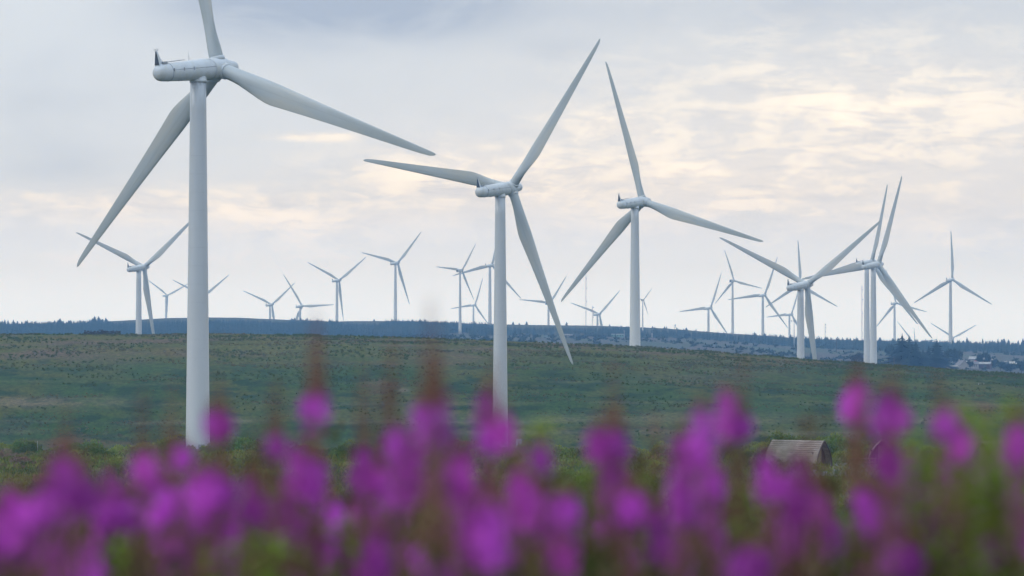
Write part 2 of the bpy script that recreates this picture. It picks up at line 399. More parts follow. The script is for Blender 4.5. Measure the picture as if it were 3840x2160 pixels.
def hill_extra(n, g, col):
    s = n.add('ShaderNodeSeparateXYZ'); n.l.new(g, s.inputs[0])
    # dry straw lines along old sheep tracks, following the contour (height)
    wob = n.noise(n.map(g, (.012, .0, .0)), 1.0, 3)
    h = n.m('ADD', s.outputs[2], n.m('MULTIPLY', wob, 5.0))
    for h0, wd, a in ((-13.2, .4, .28), (-17.5, .45, .38), (-20.0, .6, .35), (-8, .3, .18)):
        f = n.m('EXPONENT', n.m('MULTIPLY', n.m('POWER', n.m('ABSOLUTE', n.m('DIVIDE', n.m('SUBTRACT', h, h0), wd)), 2.0), -1.0))
        f = n.m('MULTIPLY', n.m('MULTIPLY', f, a), n.ramp(n.noise(n.map(g, (.03, .03, .03), (h0, 0, 0)), 1.0, 4), .42, .6))
        col = n.mix(f, col, (.19, .17, .105))
    for px_, pz, wx, wz, c_, a in ((-13, -3.2, 14, 2.4, (.105, .065, .055), .85), (-132, -2.0, 30, 1.3, (.12, .075, .05), .8), (-128, -15.2, 30, 1.3, (.17, .13, .075), .75), (-150, -21.0, 26, 1.2, (.14, .12, .06), .6),
                                   (-29, -12.4, 1.6, .5, (.20, .16, .12), .8), (60, -9.0, 24, 2.0, (.10, .085, .05), .6), (-85, -8, 45, 3.2, (.026, .07, .024), .6), (25, -19, 60, 1.2, (.15, .13, .075), .5), (110, -19.5, 40, 1.0, (.15, .125, .08), .5)):
        a_ = N_gauss(n, s, px_, pz, wx, wz)
        f = n.m('MULTIPLY', a_, n.ramp(n.noise(n.map(g, (.09, .09, .3), (px_, 0, 0)), 1.0, 6, .65), .36, .6))
        col = n.mix(n.m('MULTIPLY', f, a), col, c_)
    col = n.mix(n.m('MULTIPLY', n.ramp(s.outputs[2], -9.5, -1.0), .45), col, (.125, .115, .030))
    # rough brown heather near the crest
    cr = n.ramp(s.outputs[2], -7.0, -2.0)
    col = n.mix(n.m('MULTIPLY', n.m('MULTIPLY', cr, n.ramp(n.noise(n.map(g, (.02, .06, .2)), 1.0, 5, .6), .48, .6)), .75), col, (.115, .078, .055))
    return col
M_NEAR = ground_mat('scrub_ground', [(.045, .06, .02), (.065, .055, .03), (.03, .045, .015)], [(.05, .45, .6), (.12, .5, .6)], .8)
M_HILL = ground_mat('hill_grass', [(.032, .064, .006), (.066, .074, .009), (.015, .037, .005), (.082, .058, .018)],
                    [(.035, .42, .62), (.10, .48, .62), (.022, .56, .66)], 1.0, (1, .8, 2.2), hill_extra)
M_MOOR = ground_mat('moor_ground', [(.060, .062, .052), (.052, .07, .046), (.078, .068, .060)], [(.012, .45, .58), (.03, .5, .6)], .5, (1, .35, 1))
M_FAR = ground_mat('forest_floor', [(.04, .045, .02), (.055, .05, .03)], [(.02, .45, .6)], .3)
gme = mesh_np('ground', V, Fq, None, True)
for m_ in (M_NEAR, M_HILL, M_MOOR, M_FAR): gme.materials.append(m_)
yc = V[Fq[:, 0], 1]; mi = np.digitize(yc, [915, 1300, 3120]).astype(np.int32)
gme.polygons.foreach_set('material_index', mi)
ground = link('ground', gme); tag(ground, 'rolling rough grassland with a green hill and moor beyond', 'ground', kind='structure')

# ------------------------------------------------------------------ wind turbines
R0, TILT, CONE, OV, RISE = 46.5, 0.1095, -0.0114, 4.589, 1.79
def foil(n=22):
    """closed aerofoil outline, chord 1, leading edge at 0, thickness 1"""
    up, lo = [], []
    for i in range(n + 1):
        x = .5 * (1 - math.cos(PI * i / n))
        t = 5 * (.2969 * math.sqrt(x) - .126 * x - .3516 * x * x + .2843 * x ** 3 - .1036 * x ** 4)
        cm = .12 * x * (1 - x) * 2
        up.append((x, t * .55 + cm * .5)); lo.append((x, -t * .45 + cm * .5))
    return up + lo[-2:0:-1]
FO = foil(12)
def blade_mesh():
    mb = MB(); rings = []
    #      r     chord  thick  twist(deg)  le offset
    prof = [(1.25, 2.25, 1.0, 14, .5), (2.2, 2.25, 1.0, 14, .5), (3.6, 2.27, .95, 14, .49), (5.2, 2.45, .80, 13.5, .46), (7.5, 2.88, .60, 13, .40), (9.8, 3.32, .46, 12, .355),
            (11.3, 3.52, .40, 11, .335), (12.4, 3.56, .36, 10.3, .33), (13.6, 3.46, .33, 9.6, .33), (16, 3.22, .29, 8, .33), (20, 2.84, .25, 6, .33), (25, 2.42, .22, 4, .33), (30, 2.03, .20, 2.5, .33),
            (35, 1.66, .18, 1.2, .33), (40, 1.28, .17, .3, .33), (43.5, .98, .16, 0, .34), (45.4, .74, .16, 0, .38), (46.1, .5, .16, 0, .5), (46.5, .12, .3, 0, .9)]
    n = len(FO)
    for r, c, th, tw, le in prof:
        ring = []; tw = math.radians(tw + 2); bl = min(1, max(0, (r - 2.4) / 7.5)); bl = bl * bl * (3 - 2 * bl)
        for i, (x, y) in enumerate(FO):
            ang = PI - 2 * PI * i / n
            cxx, cyy = .5 + .5 * math.cos(ang), .5 * math.sin(ang)
            px = cxx * (1 - bl) + x * bl; py = cyy * (1 - bl) * th + y * bl * th
            t_ = (px - le) * c; a_ = py * c        # t_: towards the trailing edge, a_: suction side, downwind
            T = t_ * math.cos(tw) + a_ * math.sin(tw)
            A = -a_ * math.cos(tw) + t_ * math.sin(tw)
            bend = -0.0
            ring.append((-A * 1.0 if False else -(t_ * math.sin(tw)) - a_ * math.cos(tw), -(t_ * math.cos(tw)) + a_ * math.sin(tw), r))
        rings.append(ring)
    mb.rings(rings)
    return mb.me('blade', M_BLADE)
ME_BLADE = blade_mesh()
mb = MB(); mb.lathe([(1.30, 1.2), (1.30, 1.78), (1.22, 1.86), (1.1, 1.86)], n=32); ME_COLLAR = mb.me('blade_collar', M_NAC)
mb = MB()
for k in range(9):
    a = rnd.uniform(-.5, .5); mb.poly([(1.165 * math.sin(PI / 2 * 0 + a2) * -1, 1.165 * math.cos(a2), z) for a2, z in ((a, 2.0), (a + .22, 2.0), (a + .16, 2.0 + rnd.uniform(.3, .8)), (a + .05, 2.0 + rnd.uniform(.3, .8)))], [(0, 1, 2, 3)])
ME_STAIN = mb.me('oil_stain', M_STAIN)
# nacelle, axis +X, origin at tower axis
def nac_r(x): return 1.36 + (1.66 - 1.36) * min(1, max(0, (x + 8.5) / 9.0))
mb = MB(); mb.lathe([(.02, -9.35), (.55, -9.28), (.95, -9.05), (1.2, -8.7), (1.33, -8.2), (1.38, -7.4), (1.45, -5.2), (1.55, -2.5), (1.64, 0), (1.66, 1.6), (1.66, 2.38), (1.55, 2.42)], 'x', 40)
ME_NAC = mb.me('nacelle', M_NAC)
mb = MB(); mb.lathe([(1.5, 2.40), (1.5, 2.50)], 'x', 40)
for x in (-6.8,): mb.lathe([(nac_r(x) + .012, x), (nac_r(x) + .02, x + .03), (nac_r(x) + .012, x + .06)], 'x', 40)
for s_ in (-1, 1):
    pts = []
    for x0, x1 in ((-6.8, 2.38),):
        a = Vector((x0, s_ * (nac_r(x0) + .012) * math.cos(.22), (nac_r(x0) + .012) * math.sin(.22)))
        b = Vector((x1, s_ * (1.672) * math.cos(.22), 1.672 * math.sin(.22)))
        for f in range(8):
            xa = x0 + (x1 - x0) * f / 8; xb = x0 + (x1 - x0) * (f + 1) / 8
            ra = [1.36, 1.40, 1.45, 1.50, 1.545, 1.58, 1.62, 1.65, 1.66][f]; rb = [1.36, 1.40, 1.45, 1.50, 1.545, 1.58, 1.62, 1.65, 1.66][f + 1]
            mb.tube((xa, s_ * ra * .976 * 1.012, ra * .218), (xb, s_ * rb * .976 * 1.012, rb * .218), .035, n=5)
ME_SEAM = mb.me('panel_seam', M_SEAM)
mb = MB()
for x in (-6.6, -4.5, -2.4): 
    for s_ in (-1, 1): mb.box((x, s_ * (nac_r(x) + .03) * .98, .32), (.10, .12, .5))
ME_CLAMP = mb.me('panel_clamp', M_GREY)
mb = MB(); mb.box((-7.55, 0, 1.52), (.9, 1.1, .34)); mb.tube((-7.2, -.45, 1.55), (-3.3, -.45, 1.74), .045); mb.tube((-7.2, .45, 1.55), (-3.3, .45, 1.74), .045)
ME_HATCH = mb.me('roof_hatch', M_GREY)
mb = MB(); mb.box((-4.6, -.42, -1.43), (.7, .35, .1)); ME_VENT = mb.me('floor_vent', M_DARK)
mb = MB(); mb.lathe([(1.36, -1.95), (1.36, -1.6), (1.30, -1.55), (1.28, -.4)], n=32); ME_YAW = mb.me('yaw_ring', M_NAC)
# hub and pointed spinner, origin at rotor centre
mb = MB(); mb.lathe([(1.45, -2.08), (1.62, -1.95), (1.70, -1.2), (1.72, 0), (1.66, .9), (1.45, 1.5), (1.18, 2.2), (1.02, 3.0), (.93, 3.45), (.75, 3.72), (.45, 3.88), (.02, 3.94)], 'x', 40)
ME_HUB = mb.me('spinner', M_NAC)
# sensor fin
mb = MB()
b0 = [(-8.85, -.55, 1.0), (-8.85, .55, 1.0), (-7.7, .12, 1.25), (-7.7, -.12, 1.25)]; t0 = [(-8.95, -.12, 3.35), (-8.95, .12, 3.35), (-8.72, .08, 3.35), (-8.72, -.08, 3.35)]
mb.poly(b0 + t0, [(0, 1, 2, 3), (4, 7, 6, 5), (0, 4, 5, 1), (1, 5, 6, 2), (2, 6, 7, 3), (3, 7, 4, 0)])
ME_FIN = mb.me('sensor_fin', M_NAC)
mb = MB(); mb.poly([(-8.885, -.5, 1.22), (-8.885, .5, 1.22), (-8.965, .1, 3.3), (-8.965, -.1, 3.3), (-8.915, -.5, 1.22), (-8.915, .5, 1.22), (-8.985, .1, 3.3), (-8.985, -.1, 3.3)],
                   [(0, 1, 2, 3), (4, 7, 6, 5), (0, 4, 5, 1), (1, 5, 6, 2), (2, 6, 7, 3), (3, 7, 4, 0)])
ME_GRILLE = mb.me('cooling_grille', M_DARK)
mb = MB(); mb.tube((-8.85, -.42, 3.42), (-8.85, .42, 3.42), .035)
for y in (-.42, -.15, .15, .42):
    mb.tube((-8.85, y, 3.42), (-8.85, y, 3.68), .022); mb.box((-8.85, y, 3.68), (.14, .10, .06))
mb.tube((-8.5, 0, 2.6), (-7.5, 0, 1.62), .02)
ME_SENS = mb.me('wind_sensors', M_GREY)
mb = MB(); mb.tube((-1.6, .3, 1.5), (-1.6, .3, 3.15), .028, .012); mb.tube((-1.6, .3, 2.4), (-1.25, .3, 1.6), .012); ME_ROD = mb.me('lightning_rod', M_GREY)
# boxy nacelle
mb = MB(); mb.box((-2.4, 0, .3), (9.4, 3.9, 4.0)); me_ = mb.me('box_nacelle', M_NAC)
bm = bmesh.new(); bm.from_mesh(me_); bmesh.ops.bevel(bm, geom=bm.edges[:], offset=.55, segments=3, affect='EDGES'); bm.to_mesh(me_); bm.free(); ME_BOXN = me_
mb = MB(); mb.box((-7.12, -.3, .6), (.08, 2.3, 2.2)); mb.box((-5, 0, 2.42), (1.6, 2.4, .3)); ME_BOXG = mb.me('rear_grille', M_DARK)
mb = MB(); mb.lathe([(1.3, -1.8), (1.75, -1.6), (1.85, 0), (1.7, 1.0), (1.2, 1.9), (.5, 2.3), (.02, 2.4)], 'x', 32); ME_BOXH = mb.me('round_spinner', M_NAC)

LAB = {
'T1': ('largest white wind turbine, nearest on the left, upper blade running out of the frame', 1),
'T2': ('second largest white turbine near the centre, its low blade tip hanging over the green hill', 1),
'T3': ('white turbine with one upright blade just right of centre, tower base behind the hill crest', 1),
'T4': ('pale turbine immediately left of the largest tower, one blade pointing down beside its tower', 0),
'T5': ('small distant turbine between the largest tower and the pale turbine left of it', 0),
'T6': ('distant turbine hidden behind the largest tower, one blade tip showing either side', 0),
'T7': ('small distant turbine first right of the largest tower, blades raised in a V', 0),
'T8': ('small distant turbine with one blade level to the right, low on the skyline', 0),
'T9': ('distant turbine with two raised blades and one hanging, third right of the largest tower', 0),
'T10': ('tall distant turbine standing alone midway between the two largest turbines', 0),
'B1': ('slim distant turbine with box nacelle, left of the second largest tower, base in the forest', 0),
'T11': ('small distant turbine low between the slim box nacelle turbine and the second largest tower', 0),
'T12': ('distant turbine half hidden behind the second largest tower, tower beside its left edge', 0),
'B2': ('distant turbine crossed by the low hanging blade of the second largest turbine', 0),
'T13': ('low distant turbine with V blades beside two thin masts, left of the third largest tower', 0),
'B3': ('smallest visible turbine peeking out just right of the third largest tower', 0),
'T14': ('distant turbine with nearly level left blade, right of the third largest turbine', 0),
'B4': ('slim tall turbine with box nacelle and dark rear grille on the right, base among trees', 0),
'T15': ('distant turbine between the slim box nacelle turbine and the mid-sized right turbine', 0),
'T16': ('low distant turbine partly hidden at the left edge of the mid-sized right turbine tower', 0),
'T17': ('mid-sized turbine right of centre with blades in a wide Y, nacelle over a rear rotor', 0),
'T18': ('turbine whose three blades stick out from behind the nacelle of the mid-sized right turbine', 0),
'T19': ('rear and left one of the overlapping pair of turbines on the right', 0),
'T20': ('front, right one of the overlapping turbine pair, long blade aimed down to the right', 0),
'T21': ('distant turbine just right of the overlapping pair, partly behind their long low blade', 0),
'T22': ('rightmost tall turbine standing alone with one blade straight up', 0),
'T23': ('far turbine low behind the rightmost tower, two blades in a shallow V above trees', 0),
'T24': ('turbine hidden by dark spruces, one slanted blade tip showing above them', 0),
'T25': ('turbine hidden by far trees, only an upright blade tip showing right of the spruces', 0),
}
def tower_mesh(H, sc):
    """tower from z=0 down-to-up with flanges; H height"""
    mb = MB(); prof = []
    n = 14
    def rad(t): # t 0 at base
        return 1.24 + .0113 * H * (1 - t)
    for i in range(n + 1): prof.append((rad(i / n), H * i / n))
    mb.lathe(prof, n=40)
    return mb.me('tower', M_TOWER), rad
for (nm, ty, X, Y, Z, yaw, ph) in TURB:
    sc = BSCALE.get(nm, 1.0)
    X, Y, Z = X * sc, Y * sc, Z * sc
    g0 = gz(X, Y)
    topz = Z - RISE * sc
    H = (topz - g0) / sc + 1.0
    root = empty('wind_turbine', (X, Y, topz - H * sc)); root.scale = (sc,) * 3
    tag(root, LAB[nm][0], 'wind turbine', 'white three-bladed wind turbines of the wind farm')
    near = Y < 2200
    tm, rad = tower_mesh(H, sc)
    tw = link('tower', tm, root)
    if near:
        fb = MB()
        for hh in (.30, .53, .76):
            r = rad(hh); fb.lathe([(r - .02, H * hh - .03), (r + .018, H * hh - .02), (r + .018, H * hh + .02), (r - .02, H * hh + .03)], n=40)
        link('flange', fb.me('flange', M_TOWER), tw)
        if Y < 1000:
            db = MB(); r = 2.0; a = -1.2
            Mx = Matrix.Rotation(a, 4, 'Z'); db.box((r, 0, 2.6), (.18, 1.0, 2.2), Mx); link('door', db.me('door', M_GREY), tw)
    M = Matrix.Rotation(yaw, 4, 'Z') @ Matrix.Rotation(-TILT, 4, 'Y')
    base = Matrix.Translation((0, 0, H + RISE))
    yo = link('yaw_ring', ME_YAW, root); yo.matrix_local = base @ Matrix.Rotation(yaw, 4, 'Z')
    if ty == 'A':
        nc_ = link('nacelle', ME_NAC, root); nc_.matrix_local = base @ M
        fin = link('sensor_fin', ME_FIN, root); fin.matrix_local = base @ M
        gr = link('cooling_grille', ME_GRILLE, fin)
        if Y < 3000:
            for nme, me_ in (('panel_seam', ME_SEAM), ('panel_clamp', ME_CLAMP), ('roof_hatch', ME_HATCH), ('floor_vent', ME_VENT)): link(nme, me_, nc_)
            link('wind_sensors', ME_SENS, fin)
            lr = link('lightning_rod', ME_ROD, root); lr.matrix_local = base @ M
        hub = link('spinner', ME_HUB, root); hub.matrix_local = base @ M @ Matrix.Translation((OV, 0, 0))
    else:
        nc_ = link('nacelle', ME_BOXN, root); nc_.matrix_local = base @ M; link('rear_grille', ME_BOXG, nc_)
        hub = link('spinner', ME_BOXH, root); hub.matrix_local = base @ M @ Matrix.Translation((OV, 0, 0))
    for k in range(3):
        bo = link('blade', ME_BLADE, root)
        bo.matrix_local = base @ M @ Matrix.Translation((OV, 0, 0)) @ Matrix.Rotation(ph + k * 2 * PI / 3, 4, 'X') @ Matrix.Rotation(CONE, 4, 'Y')
        if near:
            link('blade_collar', ME_COLLAR, bo)
            if nm == 'T1' and k == 0:
                link('oil_stain', ME_STAIN, bo)

def at(col, row_or_none, Y):    # a pixel column of the photograph at distance Y -> X
    return (col - 1920) / FPX * Y
# ------------------------------------------------------------------ conifers
def cluster(tmpl_V, tmpl_F, pos, scl, rot):
    """many copies of a template merged to arrays"""
    nV = len(tmpl_V); n = len(pos); c, s = np.cos(rot)[:, None], np.sin(rot)[:, None]
    vx = tmpl_V[None, :, 0] * c - tmpl_V[None, :, 1] * s; vy = tmpl_V[None, :, 0] * s + tmpl_V[None, :, 1] * c
    V = np.stack([vx * scl[:, 0:1], vy * scl[:, 0:1], tmpl_V[None, :, 2] * scl[:, 1:2]], -1) + pos[:, None, :]
    F = tmpl_F[None] + (np.arange(n) * nV)[:, None, None]
    return V.reshape(-1, 3), F.reshape(-1, tmpl_F.shape[1])
def conifer_tmpl(seed, tiers=9, spokes=7, wide=.19, gap=.1):
    r = random.Random(seed); V = []; F = []
    for i in range(tiers):
        t = i / (tiers - 1); z = gap + (1 - gap) * (t ** .9) * .93; rad = wide * (1 - t) ** .85 + .015
        for k in range(spokes):
            a = 2 * PI * k / spokes + r.uniform(-.5, .5) + i; rr = rad * r.uniform(.55, 1.25); dz = r.uniform(.02, .07)
            b = len(V); wdt = .45 * rad + .01
            V += [(0, 0, z + .10 * (1 - t) + .03), (rr * math.cos(a) - wdt * math.sin(a), rr * math.sin(a) + wdt * math.cos(a), z - dz * .7),
                  (rr * 1.15 * math.cos(a), rr * 1.15 * math.sin(a), z - dz * .2), (rr * math.cos(a) + wdt * math.sin(a), rr * math.sin(a) - wdt * math.cos(a), z - dz * .7)]
            F += [(b, b + 1, b + 2), (b, b + 2, b + 3)]
    b = len(V); V += [(.012, 0, .9), (-.012, 0, .9), (0, 0, 1.04)]; F.append((b, b + 1, b + 2))
    b = len(V); V += [(0, .012, .9), (0, -.012, .9), (0, 0, 1.04)]; F.append((b, b + 1, b + 2))
    return np.array(V), np.array(F)
M_FOREST = mat('spruce_needles', (.020, .044, .050), .9, (.034, .062, .064), .05, .4, .62, coords='Geo', rgb3=(.048, .066, .060), s3=.02, spec=.1)
M_SPRUCE = mat('spruce_crown', (.012, .028, .024), .9, (.022, .040, .032), .3, .4, .6, spec=.1)
M_BARK = mat('bark', (.06, .045, .035), .9, (.09, .07, .05), 2)
TM = [conifer_tmpl(s, 7, 6, w_) for s, w_ in ((1, .16), (2, .19), (3, .22), (4, .15))]
def skyrow(c): return np.interp(c, cx, SROW)
fv, ff, off = [], [], 0
P = []
n_try = 34000
Yt = 3080 + (3960 - 3080) * rs.rand(n_try) ** .9; ct = -250 + 4350 * rs.rand(n_try); Xt = (ct - 1920) / FPX * Yt
zt = ground_z(Xt, Yt); ht = rs.uniform(4.5, 11.5, n_try)
# allowed height over the bare skyline, px of the photograph
over = np.interp(ct, [-250, 0, 400, 430, 1060, 1090, 1260, 1330, 1420, 1440, 1620, 1850, 1900, 2250, 2300, 2420, 2700, 2900, 3840, 4100],
                 [11, 10, 12, -2, -2, 7, 7, -2, -1, 6, 10, 8, -1, -1, 6, 4, 5, 10, 12, 12])
over = over + (vnoise(ct / 9, ct * 0, 5) - .5) * 8 * (over > 2)
toprow = HZ - (zt + ht) / Yt * FPX
dens = fbm(Xt / 120, Yt / 70, 21, 3)
right = np.clip((ct - 1700) / 500, 0, 1)
keep = (toprow > skyrow(ct) - over)
keep &= (dens > .26 + .06 * right) | (Yt > 3850)
brow = np.interp(ct, bx, BROW)
# fewer trees on the lower edge at the right
keep &= (rs.rand(n_try) < np.where((ct > 1700) & (Yt < 3250), .45, 1))
# openings around turbine towers with a visible foot
for tn, xs, ys in (('B1', -72.8 * .62, 5235.7 * .62), ('T12', -22.2, 3746.7), ('B3', 373.5 * .325, 10668.4 * .325), ('B4', 318.2 * .655, 5384.6 * .655), ('T22', 417.0, 3550.0)):
    keep &= ~((np.abs(Xt - xs) < 9) & (Yt > ys - 260) & (Yt < ys + 4) & (toprow < HZ - gz(xs, ys) / ys * FPX + 1))
idx = np.where(keep)[0][:15000]
lay = []
for k in range(4):
    sel = idx[k::4]
    pos = np.stack([Xt[sel], Yt[sel], zt[sel] - .2], -1); scl = np.stack([ht[sel] * rs.uniform(.9, 1.4, len(sel)), ht[sel]], -1)
    v_, f_ = cluster(TM[k][0], TM[k][1], pos, scl, rs.rand(len(sel)) * 6.28)
    fv.append(v_); ff.append(f_ + off); off += len(v_)
fo = link('forest', mesh_np('forest', np.concatenate(fv), np.concatenate(ff), M_FOREST))
tag(fo, 'dark hazy conifer plantation covering the far slope', 'forest', kind='stuff')
# single spruces that stand out
def spruce_proto(seed, tiers=13, spokes=10, wide=.2):
    v_, f_ = conifer_tmpl(seed, tiers, spokes, wide, .08)
    cr = mesh_np('crown', v_, f_, M_SPRUCE)
    mb = MB(); mb.tube((0, 0, -.05), (0, 0, .85), .014, .003, 6); return cr, mb.me('trunk', M_BARK)
SP = [spruce_proto(40 + i, 13, 10, w_) for i, w_ in enumerate((.17, .2, .24, .30))]
def spruce(X, Y, h, label, group=None, wide=1.0, kind=0, sink=0.0):
    e = empty('spruce_tree', (X, Y, gz(X, Y) - sink), rnd.uniform(0, 6)); e.scale = (h * wide, h * wide, h)
    link('trunk', SP[kind][1], e); link('crown', SP[kind][0], e)
    tag(e, label, 'tree', group); return e
# the dark group left of the farm
for c_, top, Yd, wd, kd, lb in ((3383, 1252, 2230, 1.7, 3, 'tallest dark spruce of the group left of the farm'), (3409, 1257, 2240, 1.35, 3, 'dark spruce close against the right of the tallest farm spruce'),
                            (3434, 1276, 2210, 1.55, 2, 'shorter dark spruce in the middle of the farm group'), (3512, 1272, 2260, 1.75, 3, 'broad dark spruce nearest the white gabled house'),
                            (3352, 1302, 2240, 1.7, 2, 'low dark spruce at the left end of the farm group'), (3461, 1308, 2235, 1.9, 3, 'low spruce between the two tallest farm spruces'),
                            (3482, 1296, 2265, 1.5, 1, 'narrow spruce just left of the broad dark one')):
    X_ = at(c_, 0, Yd); g_ = gz(X_, Yd); h_ = (HZ - top) / FPX * Yd - g_
    spruce(X_, Yd, h_, lb, 'dark spruces beside the farm', wd, kd)
# isolated ones on the bare brow
for c_, up, lb in ((1924, 12, 'small lone spruce on the bare skyline, left of three near the centre'), (1947, 7, 'tiny bush-like spruce between two lone skyline spruces'), (1975, 13, 'lone spruce on the bare skyline, middle one near the low hanging blade'),
                   (2125, 13, 'lone spruce on the skyline right of the low hanging blade of the central turbine')):
    Y_ = 3935; X_ = at(c_, 0, Y_); spruce(X_, Y_, up / FPX * Y_ + 1.0, lb, None, 1.5, 2, .6)
def skytrees(cols, lo, hi, label, group):
    for c_ in cols:
        Y_ = 3925 + rnd.uniform(-12, 12); X_ = at(c_, 0, Y_)
        spruce(X_, Y_, (lo * .6 + (hi * 1.05 - lo * .6) * rnd.random() ** 1.6) / FPX * Y_, label, group, rnd.uniform(1.1, 2.0), rnd.choice((0, 1, 2)), .4)
skytrees([8, 18, 30, 50, 57, 66, 82, 97, 103, 120, 131, 147, 157, 172, 187, 205, 218, 225, 238, 248, 258, 266, 277, 291, 302, 312, 318, 327, 336, 346, 355, 370, 378, 385, 397], 15, 26, 'small spruce in the serrated row on the far left skyline', 'spruces of the far left skyline')
skytrees([1085, 1094, 1105, 1118, 1128, 1140, 1152, 1160, 1173, 1180, 1188, 1196, 1205, 1212, 1224, 1236], 7, 15, 'thin spruce on the skyline behind the small turbines left of centre', 'spruces on the skyline left of centre')
skytrees([1355, 1403, 1415, 1440, 1475, 1482, 1500, 1520, 1540, 1562, 1580, 1606, 1622, 1640, 1660, 1686, 1695], 6, 13, 'low tree on the skyline around the lone turbine left of the central one', 'skyline trees around the lone turbine')
skytrees([2286, 2300, 2328, 2350, 2362, 2418, 2447, 2470, 2492, 2500, 2538, 2550, 2574, 2610, 2640, 2672], 5, 13, 'low tree on the skyline right of the third largest tower', 'skyline trees right of centre')
skytrees([2800, 2830, 2868, 2910, 2926, 2938, 2965, 3020, 3030, 3062, 3072, 3090, 3117, 3131, 3162, 3176, 3188, 3203, 3213, 3300, 3318, 3338, 3350, 3368, 3455, 3471, 3490, 3528, 3545, 3560], 9, 17, 'tree on the skyline behind the turbines on the right', 'skyline trees on the right')
skytrees([3590, 3598, 3612, 3626, 3632, 3640, 3652, 3659, 3671, 3685, 3697, 3712, 3722, 3730, 3742, 3757, 3765, 3775, 3782, 3795, 3808, 3818, 3830, 3836], 13, 27, 'spruce in the jagged row on the far right skyline above the farm', 'spruces of the far right skyline')

# ------------------------------------------------------------------ leafy clumps: bushes, round trees
def leaf_ball(seed, n, rx_, rz_, leaf, lumps=9):
    r = np.random.RandomState(seed)
    cen = np.stack([r.uniform(-.6, .6, lumps) * rx_, r.uniform(-.6, .6, lumps) * rx_, r.uniform(.25, .72, lumps) * rz_], -1)
    rad = r.uniform(.28, .55, lumps) * min(rx_, rz_ * .8)
    k = r.randint(0, lumps, n); d = r.normal(size=(n, 3)); d /= np.linalg.norm(d, axis=1)[:, None]; d[:, 2] = np.abs(d[:, 2]) * 1.0 - .25
    p = cen[k] + d * (rad[k] * r.uniform(.7, 1.12, n) ** .6)[:, None]
    p[:, 2] = np.maximum(p[:, 2], .02)
    a = r.normal(size=(n, 3)); a /= np.linalg.norm(a, axis=1)[:, None]; a[:, 2] += .5; b_ = np.cross(a, r.normal(size=(n, 3))); b_ /= np.linalg.norm(b_, axis=1)[:, None]
    l_ = leaf * r.uniform(.6, 1.5, n)[:, None]
    V = np.stack([p, p + a * l_ * .6 + b_ * l_ * .35, p + a * l_ * 1.3, p + a * l_ * .6 - b_ * l_ * .35], 1).reshape(-1, 3)
    F = np.arange(n * 4).reshape(-1, 4)
    return V, F
LEAF = [mat('willow_leaves', (.21, .255, .045), .8, (.13, .20, .035), .9, random_v=.35, transl=.25, spec=.15),
        mat('gorse_leaves', (.11, .19, .04), .8, (.18, .205, .05), .9, random_v=.35, transl=.2, spec=.15),
        mat('heather_sprigs', (.20, .13, .095), .85, (.14, .15, .065), .9, random_v=.3, transl=.15, spec=.1),
        mat('birch_leaves', (.18, .22, .05), .8, (.23, .205, .065), .9, random_v=.35, transl=.25, spec=.15)]
BPRO = []
for i in range(8):
    v_, f_ = leaf_ball(100 + i, 2600, 2.1, 2.3 if i % 2 else 1.8, .13, 11)
    fol = mesh_np('foliage', v_, f_, LEAF[i % 4])
    mb = MB()
    for k in range(6):
        a = 2 * PI * k / 6 + i; mb.tube((0, 0, 0), (.9 * math.cos(a), .9 * math.sin(a), 1.2), .05, .015, 5)
    BPRO.append((fol, mb.me('stems', M_BARK)))
def bush(x, y, s, k, label, group, sz=1.0):
    e = empty('bush', (x, y, gz(x, y) - .15), rnd.uniform(0, 6)); e.scale = (s, s, s * sz)
    link('foliage', BPRO[k][0], e); link('stems', BPRO[k][1], e); tag(e, label, 'bush', group); return e
PODC = [(3000, 390), (3314, 392), (3740, 392)]
cnt = 0
def podclear(x, y):
    c_ = 1920 + FPX * x / y
    return (c_ > 2840 and y < 420 and y > 225)
# the row whose tops meet the hill
for i in range(64):
    c_ = -60 + 4000 * i / 63 + rnd.uniform(-22, 22); y = rnd.uniform(560, 600) if c_ < 3000 or 1 else 520
    x = at(c_, 0, y)
    want = 1646 + 14 * math.sin(c_ / 170) + rnd.uniform(-8, 16)
    if 690 < c_ < 790: y = rnd.uniform(562, 572); want = 1652
    if 1780 < c_ < 1960: want = 1668
    h = (HZ - want) / FPX * y - gz(x, y); s = max(.6, h / 2.0)
    k = rnd.choice((0, 0, 3, 1) if (c_ < 1150 or c_ > 1950) else (2, 1, 3))
    bush(x, y, s * .9, k, 'shrub in the top row of scrub against the foot of the green hill', 'shrubs along the foot of the hill', 1.05)
for i in range(232):
    y = 95 + 470 * rnd.random() ** 1.05; c_ = rnd.uniform(-80, 3920); x = at(c_, 0, y)
    if podclear(x, y): continue
    k = int(fbm(x / 40, y / 60, 77, 2) * 10) % 4 + rnd.choice((0, 4))
    bush(x, y, rnd.uniform(.6, 1.2) * (.6 + min(1, y / 420) * .5), k, 'shrub in the mixed scrub between the flowers and the hill foot', 'shrubs of the mixed scrub', rnd.uniform(.7, 1))
